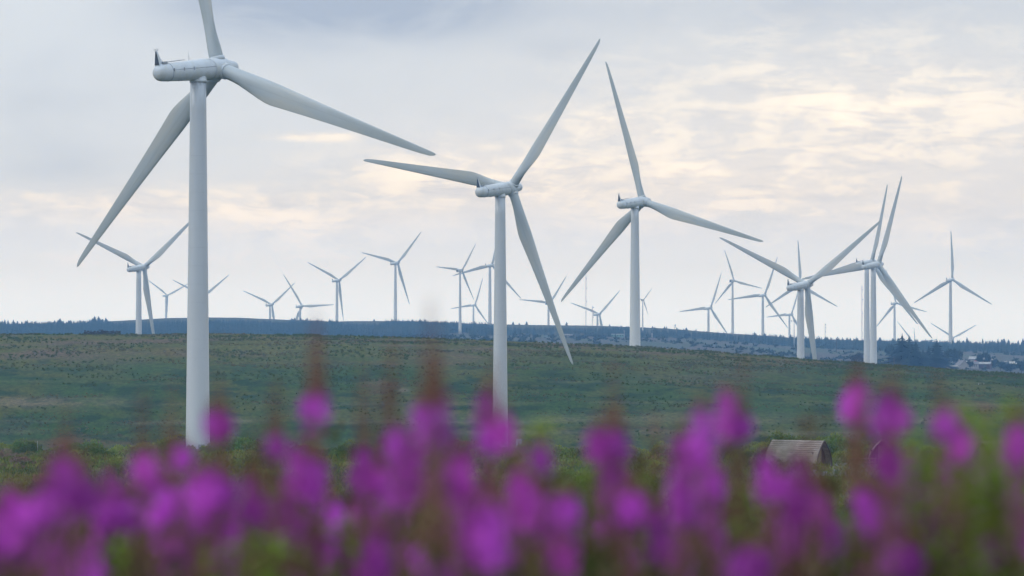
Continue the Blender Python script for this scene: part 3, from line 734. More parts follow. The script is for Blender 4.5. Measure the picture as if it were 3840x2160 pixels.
# bushes around the pods
for c_, y, s, k, lb in ((2835, 400, .9, 1, 'dark green bush at the left end of the long wooden pod'), (2800, 405, 1.1, 0, 'bright bush left of the long wooden pod'),
                    (3180, 425, 1.25, 0, 'bright green bush between the long pod and the fenced pod'), (3225, 425, 1.2, 3, 'olive bush behind the wooden railing'),
                    (3480, 415, 1.0, 2, 'brownish bush right of the fenced pod'), (3560, 425, 1.15, 3, 'olive bush between the two right pods'), (3640, 440, 1.2, 0, 'green bush behind the rightmost pod'), (3700, 440, 1.3, 0, 'tall green bush above the rightmost pod'), (3820, 430, 1.2, 0, 'green bush right of the rightmost pod'),
                    (3290, 440, 1.2, 1, 'dark bush behind the fenced pod'), (3000, 440, 1.0, 2, 'brown bush behind the long pod')):
    bush(at(c_, 0, y), y, s, k, lb, 'bushes around the pods')
# undergrowth: low leafy cover from the flowers down to the scrub
def scatter_leaves(n, yr, colr, hh, leaf, seed, power=1.0):
    r = np.random.RandomState(seed); y = yr[0] + (yr[1] - yr[0]) * r.rand(n) ** power; c_ = colr[0] + (colr[1] - colr[0]) * r.rand(n); x = (c_ - 1920) / FPX * y
    z = ground_z(x, y); ls = leaf(y); hgt = hh(y) * r.rand(n) * (.4 + 1.2 * fbm(x / (y * .01 + 1), y / (y * .02 + 1), seed, 2))
    p = np.stack([x, y, z + hgt], -1); a = r.normal(size=(n, 3)); a[:, 2] = np.abs(a[:, 2]) + .5; a /= np.linalg.norm(a, axis=1)[:, None]
    b_ = np.cross(a, r.normal(size=(n, 3))); b_ /= np.linalg.norm(b_, axis=1)[:, None]; l_ = (ls * r.uniform(.6, 1.4, n))[:, None]
    V = np.stack([p, p + a * l_ + b_ * l_ * .22, p + a * l_ * 2, p + a * l_ - b_ * l_ * .22], 1).reshape(-1, 3)
    return V, np.arange(n * 4).reshape(-1, 4)
M_UG = mat('undergrowth_leaves', (.15, .19, .035), .85, (.18, .155, .055), .35, .4, .6, coords='Geo', transl=.2, rgb3=(.06, .10, .025), s3=.1, spec=.1)
v_, f_ = scatter_leaves(150000, (16, 420), (-400, 4240), lambda y: .45 + y * .0012, lambda y: .035 + y * .0006, 5, 1.0)
tag(link('undergrowth', mesh_np('undergrowth', v_, f_, M_UG)), 'tangled green and brown undergrowth between flowers and scrub', 'undergrowth', kind='stuff')
# heather, bracken on near hill: tufts of rush and dry grass
def tufts(n, seed, mask, hmin, hmax, blades=6, spread=.35):
    r = np.random.RandomState(seed); y = 928 + 210 * r.rand(n * 3) ** .75; c_ = -150 + 4150 * r.rand(n * 3); x = (c_ - 1920) / FPX * y
    k = mask(x, y, c_, r); x, y = x[k][:n], y[k][:n]; n = len(x); z = ground_z(x, y)
    h = r.uniform(hmin, hmax, n); Vs = []
    for b_ in range(blades):
        a = r.uniform(0, 6.28, n); ln = r.uniform(.1, spread, n); wd = .10 + .05 * r.rand(n)
        bx_, by_ = x + np.cos(a) * ln * .6, y + np.sin(a) * ln * .6
        Vs.append(np.stack([np.stack([bx_ - wd, by_, z - .05], -1), np.stack([bx_ + wd, by_, z - .05], -1), np.stack([bx_ + np.cos(a) * ln, by_ + np.sin(a) * ln, z + h * r.uniform(.6, 1.1, n)], -1)], 1))
    V = np.stack(Vs, 1).reshape(-1, 3)
    return V, np.arange(len(V)).reshape(-1, 3)
M_RUSH = mat('rush_blades', (.062, .105, .022), .9, (.085, .10, .030), .1, coords='Geo', transl=.35, spec=.1)
M_STRAW = mat('dry_grass', (.16, .135, .08), .9, (.11, .11, .055), .1, coords='Geo', transl=.2, spec=.1)
v_, f_ = tufts(8500, 31, lambda x, y, c, r: (fbm(x / 16, y / 9, 51, 4) + np.clip((y - 1075) / 200, 0, .12) + np.where(c > 2000, .02, 0)) > .53 + .25 * r.rand(len(x)), .22, .7)
tag(link('rushes', mesh_np('rushes', v_, f_, M_RUSH)), 'dark green rush tussocks dotted over the hill and its crest', 'rushes', kind='stuff')
v_, f_ = tufts(8000, 32, lambda x, y, c, r: fbm(x / 30, y / 8, 61, 4) > .58, .2, .5)
tag(link('dry_grass', mesh_np('dry_grass', v_, f_, M_STRAW)), 'straw coloured dry grass in strips on the green hill', 'grass', kind='stuff')
# scattered moor bushes
M_RB = mat('round_crown_leaves', (.022, .038, .022), .9, (.034, .05, .026), .3, spec=.1)
v_, f_ = leaf_ball(300, 900, 1.0, 1.6, .16, 8); RB = (mesh_np('crown', v_, f_, M_RB), None)
mb = MB(); mb.tube((0, 0, -.1), (0, 0, .9), .08, .04, 6); RBT = mb.me('trunk', M_BARK)
def rtree(c_, top, Y_, w_, label, group=None):
    X_ = at(c_, 0, Y_); g_ = gz(X_, Y_); h_ = max(1.5, (HZ - top) / FPX * Y_ - g_)
    e = empty('round_tree', (X_, Y_, g_ - .1), rnd.uniform(0, 6)); e.scale = (w_, w_, h_ / 1.45)
    link('crown', RB[0], e); link('trunk', RBT, e); tag(e, label, 'tree', group)
for c_, top, Y_, w_, lb in ((3560, 1305, 2500, 5.5, 'dark round tree left above the white gabled house'), (3585, 1312, 2500, 5, 'dark round tree between spruces and orange trailer'), (3640, 1353, 2450, 2.6, 'dark round tree right of the white gable wall'),
                        (3678, 1322, 2540, 3.6, 'dark round tree between the two barns'), (3700, 1318, 2560, 3.6, 'dark round tree right in front of the upper barn'), (3728, 1345, 2500, 3, 'round tree right of the lower barn'), (3752, 1352, 2450, 4, 'wide dark tree right of the farm buildings'), (3790, 1360, 2400, 5, 'wide hazy tree at lower right of the farm'), (3830, 1350, 2400, 5, 'hazy tree at the right frame edge below the cars'),
                        (1945, 1264, 2900, 3.2, 'lone round bush on the moor right of the central tower'), (2230, 1253, 3000, 7, 'low bush in front of the green shed'), (2190, 1256, 3000, 5, 'low bush left of the green shed'), (2270, 1256, 2990, 7, 'wide low bush below the green shed'), (2150, 1258, 3000, 4, 'low bush below the white cabins'),
                        (3225, 1320, 2500, 4.5, 'dark bush left of the overlapping turbine towers'), (3205, 1328, 2480, 3, 'small dark bush on the moor near the overlapping towers'), (2908, 1290, 2950, 2.2, 'small bush on the moor left of the mid-sized right tower'), (2575, 1250, 3050, 3, 'small tree right of the white marker on the moor'), (3335, 1290, 2700, 4, 'round tree at the left of the farm spruces')):
    rtree(c_, top, Y_, w_, lb)
def lowcover(n, seed):
    r = np.random.RandomState(seed); y = 2250 + 850 * r.rand(n * 3); c_ = 1500 + 2500 * r.rand(n * 3); x = (c_ - 1920) / FPX * y
    k = fbm(x / 60, y / 50, 71, 3) > .58; x, y = x[k][:n], y[k][:n]; z = ground_z(x, y)
    vv, f0 = leaf_ball(301, 40, .9, 1.0, .5, 5)
    s = r.uniform(.5, 1.7, len(x)) ** 1.3
    return cluster(vv, f0, np.stack([x, y, z], -1), np.stack([s * 1.5, s], -1), r.rand(len(x)) * 6)
v_, f_ = lowcover(900, 8)
tag(link('heath_scrub', mesh_np('heath_scrub', v_, f_, M_RB)), 'patches of dark low scrub on the brown moor', 'scrub', kind='stuff')

# ------------------------------------------------------------------ farm and small things far away
M_WHITE = mat('white_render', (.30, .29, .28), .8, (.25, .24, .23), 1)
M_ROOF = mat('slate_roof', (.16, .155, .17), .8, (.12, .12, .13), 2)
M_TIN = mat('tin_roof', (.29, .30, .31), .7, (.22, .23, .24), .5)
M_BARN = mat('dark_cladding', (.085, .05, .045), .8, (.065, .045, .045), .6)
M_GLASS = mat('window_glass', (.03, .035, .04), .2, (.05, .055, .06), 1, spec=.5)
M_ORANGE = mat('orange_panel', (.50, .20, .10), .7, (.42, .17, .09), 1)
M_GREEN = mat('green_sheet', (.17, .33, .27), .7, (.14, .28, .24), .6)
def place(name, c_, Y_, rz, label, cat, group=None, dz=0.0):
    X_ = at(c_, 0, Y_); return tag(empty(name, (X_, Y_, gz(X_, Y_) + dz), rz), label, cat, group)
def gable_box(mbw, mbr, L, W, H, RH, over=.3):
    """walls with gables (ridge along X) and a separate pitched roof"""
    a, b = L / 2, W / 2
    mbw.poly([(-a, -b, -1), (a, -b, -1), (a, b, -1), (-a, b, -1), (-a, -b, H), (a, -b, H), (a, b, H), (-a, b, H), (-a, 0, H + RH), (a, 0, H + RH)],
             [(0, 1, 5, 4), (2, 3, 7, 6), (3, 0, 4, 8, 7), (1, 2, 6, 9, 5)])
    k = RH / b; a2 = a + over; e = b + over
    for s in (-1, 1):
        mbr.poly([(-a2, s * e, H - over * k + .03), (a2, s * e, H - over * k + .03), (a2, 0, H + RH + .05), (-a2, 0, H + RH + .05),
                  (-a2, s * e, H - over * k + .2), (a2, s * e, H - over * k + .2), (a2, 0, H + RH + .22), (-a2, 0, H + RH + .22)],
                 [(0, 1, 2, 3), (4, 7, 6, 5), (0, 4, 5, 1), (0, 3, 7, 4), (1, 5, 6, 2)])
def house(c_, Y_, rz, L, W, H, RH, wm, rm, label, name, cat, wins=(), chim=(), door=None, dz=0):
    e = place(name, c_, Y_, rz, label, cat, None, dz); w_, r_ = MB(), MB(); gable_box(w_, r_, L, W, H, RH)
    link('wall', w_.me('wall', wm), e); ro = link('roof', r_.me('roof', rm), e)
    for (x, y, z, dx, dy, dz_) in wins:
        m_ = MB(); m_.box((x, y, z), (dx, dy, dz_)); link('window', m_.me('window', M_GLASS), e)
    for (x, y) in chim:
        m_ = MB(); m_.box((x, y, H + RH + .3), (.7, .7, 1.3)); m_.box((x, y, H + RH + 1.0), (.85, .85, .12)); link('chimney', m_.me('chimney', wm), ro)
    if door:
        m_ = MB(); m_.box(door[:3], door[3:]); link('door', m_.me('door', M_DARK), e)
    return e
house(3606, 2440, math.radians(-78), 11, 5.9, 2.7, 2.9, M_WHITE, M_ROOF, 'white gabled farmhouse with grey slate roof beside the dark spruces', 'farmhouse', 'house',
      [(-4, 3.0, 1.6, 1, .1, 1.1), (0, 3.0, 1.6, 1, .1, 1.1), (3, 3.0, 1.6, 1, .1, 1.1)], [(-5, 0), (4.8, 0)])
house(3652, 2475, math.radians(-8), 6, 5, 2.6, 1.5, M_WHITE, M_ROOF, 'low pale farm cottage with tall narrow windows left of the lower barn', 'cottage', 'house',
      [(-2 + k * 1.2, -2.55, 1.8, .5, .1, 1.6) for k in range(4)])
house(3577, 2420, math.radians(15), 4.5, 3, 1.9, .5, M_WHITE, M_WHITE, 'small white outbuilding left of the gabled farmhouse', 'outbuilding', 'shed', [(-1, -1.55, 1.2, .6, .1, .6)])
house(3563, 2380, math.radians(35), 3.6, 2.6, 2.4, .6, M_WHITE, M_TIN, 'leftmost small white shed of the farm with two dark windows', 'shed', 'shed', [(-.8, -1.35, 1.2, .5, .1, 1.0), (.5, -1.35, 1.2, .5, .1, 1.0)])
house(3676, 2700, math.radians(-14), 15.5, 9, 4.0, 1.9, M_BARN, M_TIN, 'upper dark barn with pale tin roof and orange trailer in front', 'barn', 'barn', door=(-3, -4.56, 1.8, 3.5, .1, 3.4), dz=-1.0)
house(3692, 2480, math.radians(-22), 8.5, 6, 2.9, 1.2, M_BARN, M_TIN, 'lower dark red barn with pale tin roof right of the farmhouse', 'barn', 'barn', door=(1, -3.06, 1.2, 2, .1, 2.2))
def wheels(e, xs, y, r=.35):
    for x in xs:
        for s in (-1, 1):
            m_ = MB(); m_.tube((x, s * y, r), (x, s * (y - .2), r), r, n=14); link('wheel', m_.me('wheel', M_DARK), e)
def trailer(c_, Y_, rz, L, mt, label):
    e = place('trailer', c_, Y_, rz, label, 'trailer'); m_ = MB(); m_.box((0, 0, 1.9), (L, 2.3, 2.4)); m_.box((0, 0, .62), (L + .6, 1.6, .16))
    link('box_body', m_.me('box_body', mt), e); wheels(e, (-L * .25, L * .25), 1.05, .42)
trailer(3662, 2640, .05, 3.1, M_ORANGE, 'orange box trailer parked before the upper barn')
trailer(3646, 2640, -.1, 2.6, M_WHITE, 'white box trailer left of the orange one')
M_CARP = mat('car_paint_white', (.7, .7, .7), .3, (.66, .66, .66), 1, spec=.5)
M_CARS = mat('car_paint_silver', (.4, .41, .43), .3, (.36, .37, .39), 1, spec=.5)
def car(c_, Y_, rz, mt, label, van=False):
    e = place('parked_car', c_, Y_, rz, label, 'car', 'cars parked by the farm'); m_ = MB()
    if van: pr = [(-2.4, .35), (-2.4, 1.9), (1.2, 2.0), (1.9, 1.2), (2.4, 1.05), (2.45, .35)]
    else: pr = [(-2.1, .35), (-2.15, .95), (-1.6, 1.0), (-1.1, 1.42), (.5, 1.45), (1.2, .98), (2.05, .85), (2.15, .35)]
    n = len(pr); vs = [(x, -.85, z) for x, z in pr] + [(x, .85, z) for x, z in pr]
    m_.poly(vs, [tuple(range(n)), tuple(range(2 * n - 1, n - 1, -1))] + [(i, (i + 1) % n, n + (i + 1) % n, n + i) for i in range(n)])
    link('body', m_.me('body', mt), e); m_ = MB()
    m_.box((-.3, 0, 1.22 if not van else 1.55), (1.6, 1.74, .3)); link('window', m_.me('window', M_GLASS), e); wheels(e, (-1.35, 1.35), .88, .33)
car(3726, 2760, .2, M_CARP, 'white car parked just right of the upper barn')
car(3770, 2745, -.1, M_CARS, 'silver car in the farm yard between two white vehicles')
car(3797, 2725, .1, M_CARP, 'white van at the right of the farm yard', True)
car(3807, 2715, .5, M_CARP, 'white car beside the white van in the farm yard')
car(3618, 2680, .3, M_CARP, 'white car left of the white trailer above the farmhouse')
# cabins and shed on the moor
def cabin(c_, Y_, L, label, mt, h=1.5, name='cabin'):
    e = place(name, c_, Y_, .05, label, 'cabin'); w_, r_ = MB(), MB(); gable_box(w_, r_, L, 2.6, h, .35, .1)
    link('wall', w_.me('wall', mt), e); link('roof', r_.me('roof', M_TIN if mt is not M_WHITE else M_WHITE), e)
    k = int(L / 2)
    for i in range(k):
        m_ = MB(); m_.box((-L / 2 + (i + .5) * L / k, -1.33, h * .5), (.7, .06, h * .62)); link('window', m_.me('window', M_GLASS), e)
cabin(2125, 3085, 5.4, 'left white cabin with dark doorways on the moor behind the low blade', M_WHITE)
cabin(2147, 3085, 3.6, 'right smaller white cabin on the moor behind the low blade', M_WHITE, 1.2)
cabin(2316, 3085, 10.5, 'long green tin shed on the moor left of the third largest tower', M_GREEN, 1.8, 'green_shed')
def post(name, c_, Y_, top, base, r, label, cat, mt, extra=None, n=6):
    X_ = at(c_, 0, Y_); zt_ = (HZ - top) / FPX * Y_; zb = gz(X_, Y_) - .3 if base is None else base
    e = tag(empty(name, (X_, Y_, zb)), label, cat); m_ = MB(); H_ = zt_ - zb; m_.tube((0, 0, 0), (0, 0, H_), r, r * .7, n)
    link('pole', m_.me('pole', mt), e); return e, H_
e, H_ = post('marker_post', 2341, 3080, 1244, None, .35, 'short white post with a round cap right of the green shed', 'post', M_WHITE)
m_ = MB(); m_.lathe([(.02, 0), (.5, .2), (.6, .6), (.3, 1.0), (.02, 1.1)], n=10); link('cap', m_.me('cap', M_WHITE), e).location = (0, 0, H_)
e, H_ = post('marker_post', 2445, 3080, 1250, None, .7, 'stubby white marker on the moor right of the third largest tower', 'post', M_WHITE)
m_ = MB(); m_.box((0, 0, H_ + .2), (1.6, 1.6, .3)); link('cap', m_.me('cap', M_TIN), e)
def mast(c_, top, Y_, label, wdt=.5, guys=True, rungs=14):
    X_ = at(c_, 0, Y_); g_ = gz(X_, Y_); H_ = (HZ - top) / FPX * Y_ - g_
    e = tag(empty('lattice_mast', (X_, Y_, g_)), label, 'mast'); m_ = MB()
    pts = [(wdt * math.cos(a), wdt * math.sin(a)) for a in (0, 2.1, 4.2)]
    for p in pts: m_.tube((*p, 0), (*p, H_), .14, .11, 4)
    for i in range(rungs * 2):
        z0, z1 = H_ * i / (rungs * 2), H_ * (i + 1) / (rungs * 2)
        for j in range(3): a, b = pts[j], pts[(j + 1) % 3]; m_.tube((*a, z0), (*b, z1), .07, n=3)
    link('lattice', m_.me('lattice', M_MAST), e)
    m_ = MB(); m_.tube((0, 0, H_), (0, 0, H_ * 1.03), .06, n=4)
    for q in (.5, .75, .93):
        m_.box((wdt + .5, 0, H_ * q), (.9, .5, .9))
    link('antenna', m_.me('antenna', M_GREY), e)
    if guys:
        m_ = MB()
        for a in (0.3, 2.4, 4.5):
            for q in (.5, .95): m_.tube((0, 0, H_ * q), (H_ * .3 * math.cos(a), H_ * .3 * math.sin(a), -1), .025, n=3)
        link('guy_wire', m_.me('guy_wire', M_GREY), e)
mast(2197, 1032, 3960, 'tallest thin guyed mast right of the central turbine blade', .42)
mast(2222, 1147, 3965, 'shorter thin mast beside the tallest one, left of a V bladed turbine', .3)
mast(3232, 1072, 3960, 'thin lattice mast left of the overlapping pair of turbines', .55, False, 20)
mast(3094, 1213, 3960, 'short thin mast on the skyline right of the mid-sized right tower', .25, False, 8)
mast(2530, 1217, 3920, 'faint short mast on the skyline left of the V bladed right turbines', .2, False, 6)
for c_, top, Y_, lb in ((3137, 1266, 2900, 'wooden pole on the moor left of the overlapping towers'), (3352, 1336, 2200, 'wooden pole in front of the dark farm spruces'),):
    e, H_ = post('utility_pole', c_, Y_, top, None, .22, lb, 'pole', M_BARK)
    m_ = MB(); m_.box((0, 0, H_ - .5), (1.8, .15, .15)); link('crossarm', m_.me('crossarm', M_BARK), e)
# small domestic turbine on a pole
X_ = at(2978, 0, 3080); g_ = gz(X_, 3080); H_ = (HZ - 1203) / FPX * 3080 - g_
e = tag(empty('small_wind_turbine', (X_, 3080, g_)), 'small dark turbine on a thin pole between two white towers on the right', 'wind turbine')
m_ = MB(); m_.tube((0, 0, 0), (0, 0, H_ * .45), .5, .4, 10); m_.tube((0, 0, H_ * .45), (0, 0, H_), .32, .25, 10); link('pole', m_.me('pole', M_GREY), e)
m_ = MB(); m_.tube((-1.0, 0, H_), (1.3, 0, H_ - .1), .5, .35, 10); m_.poly([(-1, .05, H_ - .2), (-2.6, .05, H_ + .5), (-2.6, .05, H_ - .7), (-1, -.05, H_ - .2), (-2.6, -.05, H_ + .5), (-2.6, -.05, H_ - .7)], [(0, 1, 2), (3, 5, 4), (0, 3, 4, 1), (1, 4, 5, 2), (2, 5, 3, 0)])
link('generator', m_.me('generator', M_GREY), e)
for k in range(3):
    a = .3 + k * 2.094; m_ = MB(); m_.tube((1.4, 0, H_), (1.4 + .8 * math.cos(a), -3.4 * math.cos(a), H_ + 3.4 * math.sin(a)), .16, .06, 4); link('blade', m_.me('blade', M_GREY), e)
m_ = MB(); m_.tube((0, 0, H_ * .62), (-2.5, 0, H_ * .68), .06, n=4); m_.tube((-1.2, 0, H_ * .5), (-1.2, 0, H_ * .68), .06, n=4); link('aerial', m_.me('aerial', M_GREY), e)
# stone sheepfold on the crest
M_STONE = mat('drystone', (.035, .036, .034), .95, (.06, .06, .055), 1.3, bump=.5)
X_ = at(381, 0, 1128); e = tag(empty('stone_wall', (X_, 1128, gz(X_, 1128) - .25)), 'dark drystone wall of a ruined sheepfold on the hill crest', 'wall')
m_ = MB(); r_ = random.Random(3)
for row in range(5):
    x = -5.3
    while x < 5.3:
        l = r_.uniform(.3, .7); hh = .27
        if not (row == 4 and r_.random() < .3):
            m_.box((x + l / 2, r_.uniform(-.05, .05), .15 + row * hh), (l - .02, .7 - row * .05, hh * r_.uniform(.85, 1.15)), Matrix.Rotation(r_.uniform(-.03, .03), 4, 'Y'))
        x += l
for x in (-.6, -.1, .3): m_.box((x, 0, 1.55), (.5, .5, .25))
link('coursed_stone', m_.me('coursed_stone', M_STONE), e)
m_ = MB()
for x in (-5.1, 5.1):
    for j in range(6):
        for k in range(4): m_.box((x, .5 + j * .55, .15 + k * .27), (.6, .5, .25), Matrix.Rotation(r_.uniform(-.04, .04), 4, 'X'))
link('side_wall', m_.me('side_wall', M_STONE), e)
# bench-like white board on the hill, blue box by the central tower
def on_hill(c_, row):
    for Y_ in np.arange(930, 1128, .5):
        X_ = at(c_, 0, Y_); z_ = gz(X_, Y_)
        if HZ - z_ / Y_ * FPX <= row: return X_, Y_, z_
    return at(c_, 0, 1100), 1100, gz(at(c_, 0, 1100), 1100)
X_, Y_, z_ = on_hill(3679, 1444)
e = tag(empty('bench', (X_, Y_, z_), .1), 'pale wooden bench on the green hillside at the right', 'bench')
m_ = MB(); m_.box((0, 0, .5), (1.9, .45, .08)); link('seat', m_.me('seat', M_WHITE), e)
for s in (-1, 1): m_ = MB(); m_.box((s * .75, 0, .22), (.1, .4, .46)); link('leg', m_.me('leg', M_GREY), e)
M_BLUE = mat('blue_paint', (.30, .42, .55), .6, (.25, .36, .5), 1)
X_ = at(1946, 0, 925); e = tag(empty('storage_box', (X_, 925, gz(X_, 925)), .2), 'pale blue equipment box on the grass right of the central tower foot', 'box')
m_ = MB(); m_.box((0, 0, .9), (1.2, 1, 1.8)); m_.box((0, 0, 1.85), (1.35, 1.15, .12)); link('cabinet', m_.me('cabinet', M_BLUE), e); m_ = MB(); m_.box((0, -.52, .9), (.8, .04, 1.4)); link('door', m_.me('door', M_GREY), e)
for c_, row, Y_, lb in ((142, 1652, 560, 'thin pale fence post against the hill at the far left'), (206, 1688, 480, 'thin pale fence post in the scrub right of the other post')):
    X_ = at(c_, 0, Y_); zt_ = (HZ - row) / FPX * Y_; e = tag(empty('fence_post', (X_, Y_, zt_ - 1.6)), lb, 'post')
    m_ = MB(); m_.tube((0, 0, -2), (0, 0, 1.5), .035, .03, 6); link('stake', m_.me('stake', M_GREY), e); m_ = MB(); m_.box((0, 0, 1.53), (.09, .09, .06)); link('cap', m_.me('cap', M_GREY), e)

# ------------------------------------------------------------------ wooden pods
M_SHING = mat('weathered_shingles', (.33, .285, .25), .85, (.24, .205, .18), 2.5, stretch=(.4, 1, 1))
M_BOARD = mat('dark_boards', (.10, .08, .085), .8, (.07, .055, .06), 3, stretch=(4, 4, .4))
M_WOOD = mat('pale_timber', (.30, .25, .17), .8, (.24, .19, .13), 3)
M_GRAV = mat('gravel', (.12, .125, .14), .95, (.08, .085, .095), 1.2, bump=.5)
def arch(W, H, n=14):
    pts = []
    for i in range(n + 1):
        t = -1 + 2 * i / n; s = abs(t)
        x = W / 2 * math.copysign((1 - (1 - s) ** 1.75), t) ; z = H * (1 - s ** 1.9) ** .92 if s < 1 else 0
        x = W / 2 * t ** 1 if False else W / 2 * math.sin(t * PI / 2) * 1.0
        s = 1 - abs(t); x = math.copysign(W / 2 * (1 - s ** 2.1), t); z = H * s
        pts.append((x, z))
    return pts
def pod(X, Y, z, rz, L, W, H, label):
    """arched cabin, front at +X"""
    e = tag(empty('glamping_pod', (X, Y, z), rz), label, 'cabin', 'arched wooden pods at the foot of the scrub')
    A = arch(W, H, 26); m_ = MB(); N_ = len(A)
    # overlapping courses: every course a thin plank standing proud at its lower edge
    for i in range(N_ - 1):
        (y0, z0), (y1, z1) = A[i], A[i + 1]
        lowfirst = z0 < z1
        ny, nz = (z1 - z0), -(y1 - y0); l = math.hypot(ny, nz); ny, nz = -ny / l, -nz / l
        if nz < 0 and z0 > .1: ny, nz = -ny, -nz
        if (y0 + y1) * ny < 0 and abs(y0 + y1) > .1: ny, nz = -ny, -nz
        o0, o1 = (.07, .015) if lowfirst else (.015, .07)
        m_.poly([(-L / 2, y0 + ny * o0, z0 + nz * o0), (L / 2, y0 + ny * o0, z0 + nz * o0), (L / 2, y1 + ny * o1, z1 + nz * o1), (-L / 2, y1 + ny * o1, z1 + nz * o1),
                 (-L / 2, y0 - ny * .04, z0 - nz * .04), (L / 2, y0 - ny * .04, z0 - nz * .04), (L / 2, y1 - ny * .04, z1 - nz * .04), (-L / 2, y1 - ny * .04, z1 - nz * .04)],
                [(0, 1, 2, 3), (4, 7, 6, 5), (0, 4, 5, 1), (2, 6, 7, 3), (0, 3, 7, 4), (1, 5, 6, 2)])
    link('shingle_roof', m_.me('shingle_roof', M_SHING), e)
    for xx in (L / 2 - .7, -L / 2 + .15):
        m_ = MB(); vs = [(xx, y * .97, zz * .97) for y, zz in A]; m_.poly(vs + [(xx - .06, y, zz) for _, y, zz in vs], [tuple(range(N_)), tuple(range(2 * N_ - 1, N_ - 1, -1))])
        link('gable_wall', m_.me('gable_wall', M_BOARD), e)
    m_ = MB(); m_.box((L / 2 - .66, 0, 1.0), (.06, .85, 1.95)); d = link('door', m_.me('door', M_WOOD), e)
    m_ = MB(); m_.box((L / 2 - .62, .3, 1.0), (.06, .06, .2)); link('handle', m_.me('handle', M_GREY), d)
    m_ = MB(); m_.box((L / 2 - .66, -.95, 1.15), (.06, .5, .8)); link('window', m_.me('window', M_GLASS), e)
    m_ = MB()
    for i in range(N_ - 1): m_.tube((L / 2 + .02, *A[i]), (L / 2 + .02, *A[i + 1]), .06, n=5)
    for i in range(N_ // 2, N_ - 1):
        pass
    link('arch_trim', m_.me('arch_trim', M_BOARD), e)
    m_ = MB(); m_.box((L / 2 + .8, 0, -.05), (2.2, W, .16)); link('deck', m_.me('deck', M_WOOD), e)
    return e
zp = (HZ - 1750) / FPX * 390
Yp = 390
th = math.radians(-38)
X_ = at(3085, 0, Yp) - 3.5 * math.cos(th)
pod(X_ + .35, Yp + 2.0, zp, th, 6.5, 2.9, 2.72, 'long weathered pod with shingled side, its dark arched front turned right')
pod(at(3314, 0, 395), 397, zp + .1, math.radians(-95.5), 6.5, 2.9, 2.5, 'arched pod facing the viewer behind the wooden railing')
pod(at(3715, 0, 395), 395, zp, math.radians(-118), 6.0, 2.9, 2.6, 'rightmost arched pod half hidden by green leaves')
# gravel terrace and railing
m_ = MB(); nx = 40
tv = []; 
for i in range(nx + 1):
    c_ = 2860 + (3860 - 2860) * i / nx
    for Y_ in (330, 350, 372, 402):
        tv.append((at(c_, 0, Y_), Y_, zp - .02 - (402 - Y_) * .011 + (.0 if Y_ > 340 else -1.2)))
fs = [(i * 4 + j, (i + 1) * 4 + j, (i + 1) * 4 + j + 1, i * 4 + j + 1) for i in range(nx) for j in range(3)]
m_.poly(tv, fs, True)
tag(link('gravel_path', m_.me('gravel_path', M_GRAV)), 'grey gravel track in front of the wooden pods', 'path', kind='structure')
e = tag(empty('wooden_railing', (at(3192, 0, 378), 378, zp + .32)), 'pale timber railing with thin posts in front of the middle pod', 'railing')
Lr = at(3428, 0, 378) - at(3192, 0, 378)
for zz in (.92, .55): m_ = MB(); m_.box((Lr / 2, 0, zz), (Lr, .06, .07)); link('rail', m_.me('rail', M_WOOD), e)
for x in (.35, 1.85, 2.4, 3.9, 5.0, 6.0, 6.25): m_ = MB(); m_.box((x, .05, .45), (.09, .08, .98)); link('post', m_.me('post', M_WOOD), e)

# ------------------------------------------------------------------ fireweed in the foreground
M_PET = mat('fireweed_petals', (.68, .12, .64), .6, (.44, .05, .44), 22, random_v=.34, transl=.35, spec=.2)
M_BUD = mat('fireweed_buds', (.26, .09, .07), .7, (.20, .10, .06), 40, transl=.1, random_v=.15)
M_PODS = mat('fireweed_seed_pods', (.27, .10, .085), .7, (.20, .12, .065), 30, transl=.1, random_v=.2)
M_STEM = mat('fireweed_stem', (.13, .06, .04), .7, (.08, .07, .03), 20)
M_FL = mat('fireweed_leaves', (.085, .125, .012), .6, (.12, .13, .03), 15, transl=.35, random_v=.3)
def petals(seed, n, L, rad):
    """open flowers round the stem: dense in the middle, loose and ragged towards both ends"""
    r = random.Random(seed); V = []; F = []
    for i in range(n):
        t = i / n; z = L * t if r.random() < .8 else L * r.uniform(-.4, 1.1); q_ = min(1, abs(z / L - .4) / .95)
        a = i * 2.4 + r.uniform(-.5, .5); rr = rad * (1 - .6 * q_) * r.uniform(.4, 1.35)
        c = Vector((rr * math.cos(a), rr * math.sin(a), z + r.uniform(-.006, .006))); nrm = Vector((math.cos(a), math.sin(a), r.uniform(-.2, .3))).normalized()
        u = nrm.orthogonal().normalized(); v = nrm.cross(u); s = .0155 * r.uniform(.6, 1.2) * (1 - .35 * q_)
        for k in range(4):
            q = k * PI / 2 + .4; d = u * math.cos(q) + v * math.sin(q); e_ = nrm.cross(d); b = len(V)
            V += [tuple(c), tuple(c + d * s * .7 + e_ * s * .5 + nrm * .003), tuple(c + d * s * 1.25 + nrm * .006), tuple(c + d * s * .7 - e_ * s * .5 + nrm * .003)]; F.append((b, b + 1, b + 2, b + 3))
    return mesh_np('flowers', V, F, M_PET)
